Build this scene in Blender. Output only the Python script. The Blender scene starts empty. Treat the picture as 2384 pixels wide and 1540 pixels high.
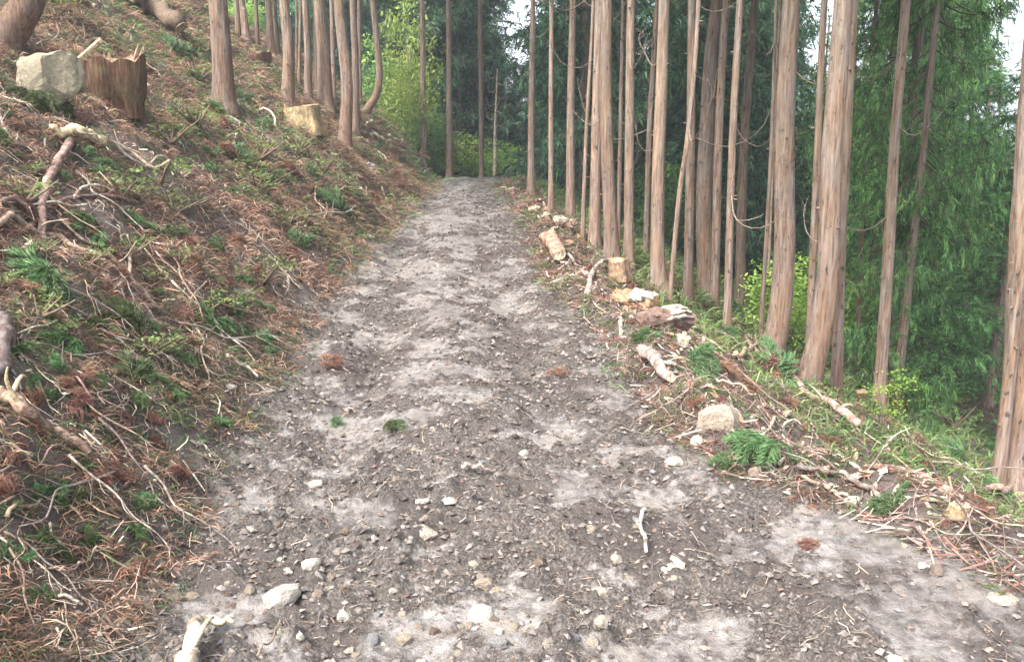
import bpy, math, random
import numpy as np
from mathutils import Vector, Matrix

# ------------------------------------------------------------------ camera, light, exposure
SC = bpy.context.scene
EYE = 1.7; PITCH = math.radians(12.6); FPX = 1900.0; DW, DH = 2384.0, 1540.0
cd = bpy.data.cameras.new('camera'); cam = bpy.data.objects.new('camera', cd); SC.collection.objects.link(cam)
cam.location = (0, 0, EYE); cam.rotation_euler = (math.pi/2 - PITCH, 0, 0)
cd.sensor_width = 36; cd.lens = FPX/DW*36; cd.clip_start = .05; cd.clip_end = 2000
SC.camera = cam
SUN_EL, SUN_AZ = math.radians(50), math.radians(222)      # azimuth measured clockwise from +Y
wd = bpy.data.worlds.new('World'); SC.world = wd; wd.use_nodes = True
nt = wd.node_tree; nt.nodes.clear()
sky = nt.nodes.new('ShaderNodeTexSky'); sky.sky_type = 'NISHITA'; sky.sun_disc = False
sky.sun_elevation = SUN_EL; sky.sun_rotation = SUN_AZ; sky.dust_density = 4; sky.air_density = 1; sky.ozone_density = 1
hs = nt.nodes.new('ShaderNodeHueSaturation'); hs.inputs['Saturation'].default_value = .38
bg = nt.nodes.new('ShaderNodeBackground'); bg.inputs['Strength'].default_value = .15
wo = nt.nodes.new('ShaderNodeOutputWorld')
nt.links.new(sky.outputs[0], hs.inputs['Color']); nt.links.new(hs.outputs[0], bg.inputs[0]); nt.links.new(bg.outputs[0], wo.inputs[0])
sl = bpy.data.lights.new('sun', 'SUN'); sl.energy = 1.5; sl.angle = math.radians(12); sl.color = (1, .975, .94)
so = bpy.data.objects.new('sun', sl); SC.collection.objects.link(so)
sd = Vector((math.sin(SUN_AZ)*math.cos(SUN_EL), math.cos(SUN_AZ)*math.cos(SUN_EL), math.sin(SUN_EL)))
so.rotation_euler = sd.to_track_quat('Z', 'Y').to_euler(); so.location = (0, 0, 40)
vs = SC.view_settings; vs.view_transform = 'Standard'; vs.look = 'None'; vs.gamma = 1; vs.use_curve_mapping = False
vs.exposure = 2.35

# ------------------------------------------------------------------ helpers
rng = np.random.default_rng(7); R = random.Random(5)
COL = SC.collection
def _h(ix, iy, s):
    n = (ix*374761393 + iy*668265263 + s*1442695041) & 0xffffffff
    n = ((n ^ (n >> 13))*1274126177) & 0xffffffff
    return ((n ^ (n >> 16)) & 0xffff)/65535.0
def vn(x, y, s=0):
    x = np.asarray(x, float); y = np.asarray(y, float)
    fx = np.floor(x); fy = np.floor(y); ix = fx.astype(np.int64); iy = fy.astype(np.int64)
    tx = x-fx; ty = y-fy; tx = tx*tx*(3-2*tx); ty = ty*ty*(3-2*ty)
    a = _h(ix, iy, s)*(1-tx)+_h(ix+1, iy, s)*tx; b = _h(ix, iy+1, s)*(1-tx)+_h(ix+1, iy+1, s)*tx
    return a*(1-ty)+b*ty
def fbm(x, y, sc, oc=4, s=0, g=.5):
    t = 0; a = 1; n = 0; c, d = .8, .6
    for k in range(oc):
        t = t+a*vn(x*sc, y*sc, s+k*17); n += a; a *= g; sc *= 2.03; x, y = c*x-d*y, d*x+c*y
    return t/n
def sp(x, k=.12): return k*np.logaddexp(0, np.asarray(x)/k)
def sm(x, a, b):
    t = np.clip((x-a)/(b-a), 0, 1); return t*t*(3-2*t)

YK = [-10, 0, 2, 2.7, 3.1, 3.57, 4.1, 4.93, 7.1, 8, 10.3, 13, 15, 20, 25, 28, 34, 40, 60, 200]
XL = [-1.2, -1.2, -1.35, -1.4, -1.45, -1.55, -1.62, -1.74, -1.98, -2.08, -2.25, -2.34, -2.3, -2.5, -2.7, -2.75, -3.5, -6.5, -22, -60]
XR = [4, 3.6, 2.7, 2.2, 1.95, 1.65, 1.25, 1.0, .93, .85, .53, .5, .42, .05, -.2, -.45, -1.5, -5, -18, -55]
ZR = [-.3, 0, 0, 0, 0, 0, 0, 0, 0, 0, .06, .2, .32, .5, .64, .70, .5, -.3, -2.5, -14]
def masks(x, y):
    wob = (fbm(x, y, 1.1, 3, 91)-.5)*.5+(fbm(x, y, 5, 2, 95)-.5)*.14
    el = np.interp(y, YK, XL)+wob*.8; er = np.interp(y, YK, XR)+wob*.7
    return el-x, x-er
def smooth_mask(x, y):
    a = fbm(x*1.1, y*1.3, 2.6, 5, 33, .62)
    far = .01+.07*sm(y, 5, 12)
    pr = np.exp(-((x-1.75)/.62)**2-((y-3.2)/.55)**2)*.38
    tr = .09*np.exp(-((x-np.interp(y, YK, (np.array(XL)+np.array(XR))/2)+.15)/.55)**2)*sm(y, 3.5, 6)
    return sm(a+far+pr+tr, .5, .7)
def H(x, y):
    x = np.asarray(x, float); y = np.asarray(y, float)
    dl, dr = masks(x, y); zr = np.interp(y, YK, ZR)
    d = sp(dl)
    up = np.minimum(.6*d+.8*(1-np.exp(-d/1.3)), 9+.12*d)
    e = sp(dr-.5, .25)
    dn = -np.minimum(.5*e, 6.5+.1*e)
    lm = sm(dl, 0, .25); rm = sm(dr, -.05, .3)*np.exp(-np.maximum(dr-.1, 0)/.9)
    z = zr+up+dn
    z = z+.55*sm(y, 19, 27)*sm(dl, .1, 1.3)*(1-sm(y, 34, 42))
    z = z+rm*(.05+.22*fbm(x, y, 1.6, 3, 51)*(1-sm(y, 9, 30)*.4))
    off = np.clip(sm(dl, -.05, .5)+sm(dr, 0, .6), 0, 1)
    z = z+off*((fbm(x, y, .8, 3, 61)-.5)*.55+(fbm(x, y, 3.4, 3, 65)-.5)*.28+(fbm(x, y, 14, 3, 68)-.5)*.07)
    s = smooth_mask(x, y); ro = 1-off
    cx = np.interp(y, YK, (np.array(XL)+np.array(XR))/2)+(fbm(x*0, y, .5, 2, 121)-.5)*.3
    z = z-ro*sm(y, 3.2, 5)*.055*(np.exp(-((x-cx-.62)/.2)**2)+np.exp(-((x-cx+.68)/.2)**2)-.6*np.exp(-((x-cx)/.3)**2))*(.6+.8*fbm(x, y, 1.2, 2, 127))
    clod = np.abs(fbm(x, y, 9, 4, 71, .6)-.5)
    z = z+ro*((fbm(x, y*.6, 1.3, 2, 75)-.5)*.13+(1-s*.75)*((fbm(x, y*1.4, 5, 3, 77)-.5)*.12+(clod)*.15+(fbm(x, y, 34, 2, 79)-.5)*.035)+s*(fbm(x, y*1.8, 9, 3, 83)-.5)*.03)
    return z
def ray(u, v):
    a = np.array([(u-DW/2)/FPX, 1.0, -(v-DH/2)/FPX]); c, s = math.cos(PITCH), math.sin(PITCH)
    d = np.array([a[0], a[1]*c+a[2]*s, a[2]*c-a[1]*s]); return d/d[1]
def at(u, v, Y):
    d = ray(u, v); return np.array([d[0]*Y, Y, EYE+d[2]*Y])
TY = np.concatenate([np.geomspace(1.0, 60, 1400)])
def hit(u, v, dflt=45):
    d = ray(u, v); g = EYE+d[2]*TY-H(d[0]*TY, TY)
    k = np.where(g < 0)[0]
    if len(k) == 0: return at(u, v, dflt)
    k = max(k[0], 1); t = TY[k-1]+(TY[k]-TY[k-1])*g[k-1]/(g[k-1]-g[k]+1e-9)
    return np.array([d[0]*t, t, float(H(d[0]*t, t))])
def nrm(x, y, e=.06):
    n = np.array([-(float(H(x+e, y))-float(H(x-e, y)))/(2*e), -(float(H(x, y+e))-float(H(x, y-e)))/(2*e), 1.]); return n/np.linalg.norm(n)

class Acc:
    def __init__(s): s.v = []; s.f = []; s.c = []; s.n = 0
    def add(s, v, f, c):
        v = np.asarray(v, float).reshape(-1, 3); f = np.asarray(f, int).reshape(-1, 3)
        c = np.asarray(c, float)
        if c.ndim == 1: c = np.tile(c, (len(v), 1))
        s.v.append(v); s.f.append(f+s.n); s.c.append(c); s.n += len(v)
    def mesh(s, name, mat, smooth=False):
        v = np.concatenate(s.v); f = np.concatenate(s.f); c = np.concatenate(s.c)
        return mk_mesh(name, v, f, c, mat, smooth)
def mk_mesh(name, v, f, c, mat, smooth=False):
    m = bpy.data.meshes.new(name); n = f.shape[1]
    m.vertices.add(len(v)); m.vertices.foreach_set('co', v.astype(np.float32).ravel())
    m.loops.add(f.size); m.loops.foreach_set('vertex_index', f.astype(np.int32).ravel())
    m.polygons.add(len(f)); m.polygons.foreach_set('loop_start', np.arange(0, f.size, n, dtype=np.int32))
    m.polygons.foreach_set('use_smooth', np.full(len(f), smooth))
    m.update(calc_edges=True)
    a = m.color_attributes.new('Col', 'FLOAT_COLOR', 'POINT')
    cc = np.ones((len(v), 4), np.float32); cc[:, :c.shape[1]] = c; a.data.foreach_set('color', cc.ravel())
    m.materials.append(mat); m.validate(); return m
def ob(name, mesh, parent=None, loc=None):
    o = bpy.data.objects.new(name, mesh); COL.objects.link(o)
    if parent: o.parent = parent
    if loc is not None: o.location = loc
    return o
def tag(o, label=None, cat=None, group=None, kind=None):
    if label: o['label'] = label
    if cat: o['category'] = cat
    if group: o['group'] = group
    if kind: o['kind'] = kind
    return o
def spline(P, n):
    P = np.asarray(P, float); k = len(P)
    if k == 2: t = np.linspace(0, 1, n)[:, None]; return P[0]*(1-t)+P[1]*t
    Q = np.vstack([2*P[0]-P[1], P, 2*P[-1]-P[-2]]); out = []
    for t in np.linspace(0, k-1, n):
        i = min(int(t), k-2); u = t-i; a, b, c, d = Q[i:i+4]
        out.append(.5*((2*b)+(-a+c)*u+(2*a-5*b+4*c-d)*u*u+(-a+3*b-3*c+d)*u**3))
    return np.array(out)
def tube(P, r, ns=8, jit=0, cap=True, flute=0, seed=0):
    P = np.asarray(P, float); n = len(P); r = np.broadcast_to(r, n)
    T = np.gradient(P, axis=0); T /= np.linalg.norm(T, axis=1)[:, None]+1e-9
    up = np.array([0, 0, 1.]) if abs(T[0, 2]) < .8 else np.array([1., 0, 0])
    V = []; rr = np.random.default_rng(seed)
    A = np.cross(T[0], up); A /= np.linalg.norm(A)
    ph = rr.random()*6
    for i in range(n):
        A = A-T[i]*A.dot(T[i]); A /= np.linalg.norm(A)+1e-9; B = np.cross(T[i], A)
        th = np.arange(ns)/ns*2*np.pi; k = r[i]*(1+jit*(rr.random(ns)-.5)+flute*np.sin(th*3+ph)*(.5+.5*np.sin(i*.7)))
        V.append(P[i]+np.outer(np.cos(th)*k, A)+np.outer(np.sin(th)*k, B))
    V = np.concatenate(V); F = []
    for i in range(n-1):
        for j in range(ns):
            a = i*ns+j; b = i*ns+(j+1) % ns; F += [(a, b, b+ns), (a, b+ns, a+ns)]
    if cap:
        V = np.vstack([V, P[0], P[-1]]); c0 = n*ns
        for j in range(ns): F += [(c0, (j+1) % ns, j), (c0+1, (n-1)*ns+j, (n-1)*ns+(j+1) % ns)]
    return V, np.array(F)

# ------------------------------------------------------------------ materials
def mat(name, build):
    m = bpy.data.materials.new(name); m.use_nodes = True; t = m.node_tree; t.nodes.clear()
    o = t.nodes.new('ShaderNodeOutputMaterial'); build(t, o); return m
class N:
    def __init__(s, t): s.t = t
    def n(s, ty, **k):
        x = s.t.nodes.new('ShaderNode'+ty)
        for a, b in k.items(): setattr(x, a, b)
        return x
    def l(s, a, b): s.t.links.new(a, b)
    def noise(s, sc, det=5, ro=.6, vec=None, scale3=None):
        x = s.n('TexNoise'); x.inputs['Scale'].default_value = sc; x.inputs['Detail'].default_value = det; x.inputs['Roughness'].default_value = ro
        c = s.n('TexCoord'); v = c.outputs[vec or 'Object']
        if scale3: mp = s.n('Mapping'); mp.inputs['Scale'].default_value = scale3; s.l(v, mp.inputs[0]); v = mp.outputs[0]
        s.l(v, x.inputs['Vector']); return x.outputs['Fac']
    def ramp(s, fac, stops):
        x = s.n('ValToRGB'); e = x.color_ramp.elements
        while len(e) < len(stops): e.new(.5)
        for q, (p, c) in zip(e, stops): q.position = p; q.color = (*c, 1) if len(c) == 3 else c
        s.l(fac, x.inputs[0]); return x.outputs[0]
    def mix(s, f, a, b, mode='MIX'):
        x = s.n('Mix', data_type='RGBA', blend_type=mode)
        for v, i in ((f, 0), (a, 6), (b, 7)):
            if hasattr(v, 'is_output'): s.l(v, x.inputs[i])
            elif i == 0: x.inputs[0].default_value = v
            else: x.inputs[i].default_value = (*v, 1)
        return x.outputs[2]
    def mr(s, v, a, b, c, d):
        x = s.n('MapRange')
        for i, q in enumerate((a, b, c, d)): x.inputs[i+1].default_value = q
        s.l(v, x.inputs[0]); return x.outputs[0]
    def bump(s, h, st, dist=.02):
        x = s.n('Bump'); x.inputs['Strength'].default_value = st; x.inputs['Distance'].default_value = dist; s.l(h, x.inputs['Height']); return x.outputs[0]
    def bsdf(s, col, ro, bump=None, spec=.5):
        b = s.n('BsdfPrincipled'); b.inputs['Specular IOR Level'].default_value = spec
        if hasattr(col, 'is_output'): s.l(col, b.inputs['Base Color'])
        else: b.inputs['Base Color'].default_value = (*col, 1)
        if hasattr(ro, 'is_output'): s.l(ro, b.inputs['Roughness'])
        else: b.inputs['Roughness'].default_value = ro
        if bump is not None: s.l(bump, b.inputs['Normal'])
        return b.outputs[0]

def m_ground(t, o):
    n = N(t); a = n.n('Attribute', attribute_name='Col'); s = n.n('SeparateColor'); n.l(a.outputs[0], s.inputs[0])
    road, smo, hum = s.outputs
    n1 = n.noise(2.2, 6, .65); n2 = n.noise(17, 6, .7); n3 = n.noise(75, 4, .7); n4 = n.noise(6, 5, .6)
    litter = n.ramp(n2, [(.3, (.028, .018, .014)), (.48, (.075, .044, .033)), (.6, (.14, .082, .06)), (.75, (.22, .16, .125))])
    litter = n.mix(n.mr(n1, .45, .62, 0, .75), litter, n.ramp(n3, [(.3, (.03, .028, .02)), (.7, (.11, .10, .07))]))
    dark = n.ramp(n3, [(.3, (.02, .016, .013)), (.5, (.068, .056, .047)), (.72, (.17, .145, .122))])
    pale = n.ramp(n2, [(.3, (.095, .084, .076)), (.5, (.19, .172, .158)), (.75, (.33, .305, .28))])
    pale = n.mix(n.mr(n4, .5, .66, 0, .5), pale, (.21, .175, .135))
    ad = n.n('Math', operation='ADD'); n.l(smo, ad.inputs[0]); n.l(n.mr(n2, .25, .75, -.62, .62), ad.inputs[1])
    ad2 = n.n('Math', operation='ADD'); n.l(ad.outputs[0], ad2.inputs[0]); n.l(n.mr(n4, .3, .7, -.3, .3), ad2.inputs[1])
    rc = n.mix(n.mr(ad2.outputs[0], .2, .75, 0, 1), dark, pale)
    rc = n.mix(n.mr(n3, .56, .72, 0, .35), rc, (.30, .28, .265))
    col = n.mix(road, litter, rc)
    col = n.mix(hum, col, (.055, .043, .037))
    rough = n.mr(n4, .38, .62, .22, .75)
    hh = n.mix(.5, n2, n3)
    b = n.bsdf(col, rough, n.bump(hh, .9, .03), .45); n.l(b, o.inputs[0])
M_GROUND = mat('muddy_soil', m_ground)

def m_bark(t, o):
    n = N(t); oi = n.n('ObjectInfo')
    f = n.noise(1, 8, .72, None, (30, 30, 2.2)); g = n.noise(1, 4, .6, None, (7, 7, 1.0)); k = n.noise(1, 3, .5, None, (22, 22, 9))
    c = n.ramp(f, [(.3, (.07, .036, .021)), (.43, (.21, .118, .07)), (.56, (.37, .235, .145)), (.74, (.52, .40, .28))])
    c = n.mix(n.mr(g, .42, .65, 0, .65), c, n.ramp(f, [(.35, (.13, .095, .07)), (.7, (.35, .285, .22))]))
    c = n.mix(n.mr(n.noise(1, 5, .7, None, (14, 14, 6)), .55, .68, 0, .4), c, (.42, .38, .30))
    c = n.mix(n.mr(g, .3, .42, .35, 0), c, (.24, .125, .08))
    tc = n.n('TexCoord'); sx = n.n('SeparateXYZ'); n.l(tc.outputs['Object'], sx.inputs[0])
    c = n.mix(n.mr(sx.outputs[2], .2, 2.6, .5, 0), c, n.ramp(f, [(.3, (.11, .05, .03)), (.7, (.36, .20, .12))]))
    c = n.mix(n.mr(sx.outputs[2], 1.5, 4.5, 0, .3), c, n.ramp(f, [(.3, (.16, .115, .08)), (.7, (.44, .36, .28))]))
    c = n.mix(n.mr(k, .64, .70, 0, .85), c, (.06, .045, .035))
    hv = n.n('HueSaturation'); n.l(c, hv.inputs['Color']); n.l(n.mr(oi.outputs['Random'], 0, 1, .5, .93), hv.inputs['Value']); n.l(n.mr(n.noise(1, 3, .5, None, (9, 9, 1.1)), .35, .65, .58, 1.0), hv.inputs['Saturation'])
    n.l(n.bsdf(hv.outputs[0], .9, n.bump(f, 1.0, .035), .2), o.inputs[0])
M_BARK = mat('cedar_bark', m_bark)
def m_vcol(rough=.85, nsc=30, amt=.5, trans=0, bump=.5, spec=.3, sc3=None, patch=False):
    def b(t, o):
        n = N(t); a = n.n('Attribute', attribute_name='Col'); f = n.noise(nsc, 5, .65, None, sc3)
        oi = n.n('ObjectInfo')
        if patch: a_ = n.mix(n.mr(n.noise(11, 5, .7), .47, .56, 0, .75), a.outputs[0], (.13, .085, .06))
        else: a_ = a.outputs[0]
        c = n.mix(1.0, a_, n.ramp(f, [(.3, (1-amt,)*3), (.7, (1+amt*.6,)*3)]), 'MULTIPLY')
        hv = n.n('HueSaturation'); n.l(c, hv.inputs['Color']); n.l(n.mr(oi.outputs['Random'], 0, 1, .74, 1.3), hv.inputs['Value'])
        n.l(n.mr(oi.outputs['Random'], 0, 1, .475, .515), hv.inputs['Hue'])
        s = n.bsdf(hv.outputs[0], rough, n.bump(f, bump, .015) if bump else None, spec)
        if trans:
            tr = n.n('BsdfTranslucent'); n.l(hv.outputs[0], tr.inputs[0]); mx = n.n('MixShader'); mx.inputs[0].default_value = trans
            n.l(s, mx.inputs[1]); n.l(tr.outputs[0], mx.inputs[2]); s = mx.outputs[0]
        n.l(s, o.inputs[0])
    return b
M_WOOD = mat('weathered_wood', m_vcol(.8, 26, .55, patch=True))
M_FRESH = mat('split_wood', m_vcol(.8, 1, .6, sc3=(45, 45, 7), patch=True))
M_STONE = mat('field_stone', m_vcol(.85, 7, .45, bump=.9))
M_LITTER = mat('litter', m_vcol(.85, 40, .3, bump=0, spec=.2))
M_LEAF = mat('conifer_foliage', m_vcol(.6, 2.2, .5, .42, 0, .3))
M_SHRUB = mat('broadleaf_foliage', m_vcol(.55, 3, .35, .45, 0, .4))
def m_boulder(t, o):
    n = N(t); f = n.noise(5, 6, .65); g = n.noise(28, 5, .7)
    c = n.ramp(g, [(.3, (.14, .115, .08)), (.5, (.30, .255, .18)), (.75, (.42, .37, .28))])
    c = n.mix(n.mr(f, .5, .68, 0, .75), c, (.16, .15, .09))
    c = n.mix(n.mr(f, .3, .4, .6, 0), c, (.30, .28, .24))
    n.l(n.bsdf(c, .9, n.bump(g, .8, .03), .2), o.inputs[0])
M_BOULDER = mat('boulder_stone', m_boulder)
def m_stump(t, o):
    n = N(t); f = n.noise(1, 6, .7, None, (30, 30, 3)); g = n.noise(5, 4, .6)
    c = n.ramp(f, [(.32, (.03, .017, .011)), (.5, (.11, .058, .036)), (.66, (.21, .13, .08)), (.8, (.34, .24, .15))])
    c = n.mix(n.mr(g, .5, .62, 0, .5), c, (.14, .12, .06))
    n.l(n.bsdf(c, .9, n.bump(f, 1, .03), .2), o.inputs[0])
M_STUMP = mat('old_stump_wood', m_stump)

# ------------------------------------------------------------------ ground sheet, split into road and slopes
ys = np.concatenate([[-60, -30, -15, -8, -4, -2, -1, -.3, .3, .8], np.geomspace(1.1, 46, 540), np.array([48, 51, 55, 60, 66, 73, 82, 95, 110, 130, 160, 200, 260, 340, 450])])
ui = np.linspace(-.86, .86, 560); uo = np.array([.9, .96, 1.05, 1.2, 1.5, 2, 3, 5, 8, 14, 25])
us = np.concatenate([-uo[::-1], ui, uo])
Yg, U = np.meshgrid(ys, us, indexing='ij'); Xg = U*(np.clip(Yg, 1, 60)+1.0)
Zg = H(Xg, Yg)
dl, dr = masks(Xg, Yg)
onroad = (1-sm(dl, -.1, .35))*(1-sm(dr, -.15, .35))
col = np.stack([onroad, smooth_mask(Xg, Yg)*(.35+.65*fbm(Xg, Yg, 12, 3, 101)**.5), sm(fbm(Xg, Yg, 1.7, 4, 105)+.14*np.exp(-(np.minimum(np.abs(dl-.1), np.abs(dr))/.35)**2), .52, .66)*.8*(1-.6*smooth_mask(Xg, Yg)*onroad)], -1)
ny, nx = Xg.shape
ii = np.arange(ny*nx).reshape(ny, nx)
Q = np.stack([ii[:-1, :-1], ii[:-1, 1:], ii[1:, 1:], ii[1:, :-1]], -1).reshape(-1, 4)
fr = (onroad[:-1, :-1] > .5).reshape(-1) & (Yg[:-1, :-1].reshape(-1) < 46)
V = np.stack([Xg, Yg, Zg], -1).reshape(-1, 3); Cc = col.reshape(-1, 3)
for nm, sel in (('dirt_road', fr), ('hillside', ~fr)):
    q = Q[sel]; uq, inv = np.unique(q, return_inverse=True)
    o = ob(nm, mk_mesh(nm, V[uq], inv.reshape(-1, 4), Cc[uq], M_GROUND, True)); tag(o, kind='structure')
tag(bpy.data.objects['dirt_road'], 'rutted muddy forest track climbing between the banks'); tag(bpy.data.objects['hillside'], 'soil and litter covered slopes either side of the track')

# ------------------------------------------------------------------ trees along the track
def lin(r, g, b): return tuple(((c/255)/12.92 if c < 11 else ((c/255+.055)/1.055)**2.4) for c in (r, g, b))
def strands(P, D, L, W, c, rr, seg=2, droop=.5):
    """thin tapering drooping blades starting at P along D; two triangles + tip"""
    n = len(P); D = D/(np.linalg.norm(D, axis=1)[:, None]+1e-9); L = np.broadcast_to(L, n)[:, None]; W = np.broadcast_to(W, n)[:, None]
    S = np.cross(D, rr.normal(size=(n, 3))); S /= np.linalg.norm(S, axis=1)[:, None]+1e-9
    mid = P+D*L*.5; tip = P+D*L+np.array([0, 0, -1.])*L*droop*.5
    v = np.stack([P-S*W*.5, P+S*W*.5, mid+S*W*.5, mid-S*W*.5, tip], 1).reshape(-1, 3)
    b = np.arange(n)[:, None]*5
    f = np.stack([b+[0, 1, 2], b+[0, 2, 3], b+[3, 2, 4]], 1).reshape(-1, 3)
    return v, f, np.repeat(c, 5, 0)
def crown_mesh(name, z0, z1, Rm, nb, nt_, L, W, seed, base=(.045, .105, .05), tipc=(.075, .15, .06), dens=6, mat_=None, skip=.0):
    rr = np.random.default_rng(seed); A = Acc(); stems = Acc()
    for i in range(nb):
        h = rr.random()**.85; z = z0+(z1-z0)*h
        rad = Rm*(1-h)**.7*(.55+.6*rr.random())+.25; az = rr.random()*6.283
        if rr.random() < skip: continue
        t = np.linspace(0, 1, 7); el = .25*rr.normal()
        P = np.stack([np.cos(az)*rad*t, np.sin(az)*rad*t, z-rad*(.45*t-.35*t**3)+el*rad*t*.3], 1)
        v, f = tube(P, np.linspace(.022, .004, 7), 3, cap=False); stems.add(v, f, (.14, .10, .075))
        k = max(6, int(nt_*(rad/Rm+.2))); tt = .25+.75*rr.random(k)**.8
        C = np.stack([np.interp(tt, t, P[:, j]) for j in range(3)], 1)+rr.normal(size=(k, 3))*[.16, .16, .09]*(Rm/2.2)
        TD = np.repeat(np.array([np.cos(az), np.sin(az), -.3])*.6+rr.normal(size=(k, 3))*.7+np.array([0, 0, -.5]), dens, 0); TD /= np.linalg.norm(TD, axis=1)[:, None]
        C = np.repeat(C, dens, 0)+TD*(rr.random((k*dens, 1))*L*2.6); n = len(C)
        out = np.array([np.cos(az), np.sin(az), -.3])
        D = TD*1.1+rr.normal(size=(n, 3))*.55
        sh = rr.random((n, 1)); br = np.repeat(rr.random((k, 1)), dens, 0)
        c = np.array(base)*(1-sh)+np.array(tipc)*sh; c = c*(.35+1.25*br)*np.array([1., 1., 1.])+(br > .86)*np.array([.05, .05, 0.])
        br2 = (rr.random((n, 1)) < .025); c = np.where(br2, np.array([.17, .09, .045]), c)
        v, f, cc = strands(C+rr.normal(size=(n, 3))*.02, D, L*(.5+rr.random(n)), W*(.6+.8*rr.random(n)), c, rr)
        A.add(v, f, cc)
    for vv, ff, cc in zip(stems.v, stems.f, stems.c): pass
    off = 0
    for vv, ff, cc in zip(stems.v, stems.f, stems.c): A.add(vv, ff-off, cc); off += len(vv)
    return A.mesh(name, mat_ or M_LEAF)
HIGH = [crown_mesh('crown', 0, 8, 2.0, 60, 26, .42, .05, 100+k) for k in range(2)]

DEADB = []
for k in range(6):
    rr = np.random.default_rng(k+40); L = .5+rr.random()*1.0
    P = spline([[0, 0, 0], [.35*L, .05*rr.normal(), -.16*L-.1], [.75*L, .1*rr.normal(), -.15*L], [1.0*L, .1*rr.normal(), .12*L+.1*rr.random()], [1.1*L, .0, .35*L]], 12)
    A = Acc(); v, f = tube(P, np.linspace(.012, .003, 12), 5); A.add(v, f, (.2, .165, .13))
    for q in (5, 8):
        Pq = spline([P[q], P[q]+[.12*L, .15*L*rr.normal(), .08], P[q]+[.2*L, .25*L*rr.normal(), .22*L]], 5)
        v, f = tube(Pq, np.linspace(.005, .002, 5), 4); A.add(v, f, (.18, .15, .12))
    DEADB.append(A.mesh('dead_branch', M_WOOD, True))

def trunk_from(poly, w0, w1, base=None, topz=17, seed=0, flare=1.35, ns=16):
    """poly: D pixels from base up; depth from the ground under the base"""
    b = hit(*poly[0]) if base is None else np.array([*at(*poly[0], base)[:2], 0])
    if base is not None: b[2] = float(H(b[0], b[1]))
    Y = b[1]; P = [np.array([b[0], Y, b[2]-.25]), b+[0, 0, .0]]
    rr = np.random.default_rng(seed)
    for u, v in poly[1:]: P.append(at(u, v, Y))
    if base is not None and P[2][2] < b[2]+.3: P = P[:1]+[b]+P[3:] if len(P) > 3 else P
    vtop = P[-1]; dirv = (P[-1]-P[-2]); dirv = dirv/dirv[2]; dirv[:2] *= .5; dirv[:2] = np.clip(dirv[:2], -.06, .06)
    z = vtop[2]+2
    while z < topz: P.append(vtop+dirv*(z-vtop[2])+np.array([rr.normal()*.03, rr.normal()*.03, 0])); z += 2.5
    P = np.array(P); P[1:, 1] += np.linspace(0, .1, len(P)-1)*rr.normal()
    n = 44; S = spline(P, n)
    hz = S[:, 2]-b[2]; zt = vtop[2]-b[2]
    r0 = w0/FPX*Y/2; r1 = w1/FPX*Y/2
    r = np.interp(hz, [0, zt, topz+1], [r0, r1, r1*.35])*(1+(flare-1)*np.exp(-np.maximum(hz, -.1)/.22))
    # resample with more rings at the base
    return S, r, b, r0
TREES = []
def tree(poly, w0, w1, label, base=None, crown=True, nb=3, seed=None, topz=None, stub=True, flare=1.35):
    seed = seed if seed is not None else len(TREES)+1
    topz = topz or 15+seed % 5
    S, r, b, r0 = trunk_from(poly, w0*.88, w1*.88, base, topz, seed, flare)
    root = ob('cedar_tree', None, None, b); root.name = 'cedar_tree'; root.empty_display_size = .2
    tag(root, label, 'tree', 'cedar trees along the track')
    v, f = tube(S-b, r, 18, .05, True, .05, seed)
    A = Acc(); A.add(v, f, (.3, .2, .15)); rr = np.random.default_rng(seed+500)
    hs_ = S[:, 2]-b[2]
    def onaxis(h): return np.array([np.interp(h, hs_, (S-b)[:, j]) for j in range(3)]), np.interp(h, hs_, r)
    if stub:
        for k in range(10):
            h = .5+rr.random()*6; c, rad = onaxis(h); a = rr.random()*6.28; d = np.array([math.cos(a), math.sin(a), -.1])
            v, f = tube([c+d*rad*.8, c+d*(rad+.02+.05*rr.random())], [.016, .008], 5); A.add(v, f, (.3, .2, .15))
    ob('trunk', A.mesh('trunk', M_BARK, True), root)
    for k in range(nb if b[1] > 9.5 else min(nb, 2)):
        h = 1.6+rr.random()*4.5; c, rad = onaxis(h)
        o = ob('dead_branch', DEADB[rr.integers(6)], root, c); o.rotation_euler = (0, .2*rr.normal(), rr.random()*6.28); s = (.45+.6*rr.random())*(.7 if b[1] < 10 else 1); o.scale = (s, s, s)
    if crown:
        c, _ = onaxis(topz-8.0); o = ob('crown', HIGH[seed % 2], root, c); o.rotation_euler = (0, 0, seed*1.3); o.scale = (.8, .8, 1.0)
    TREES.append(root); return root

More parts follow.
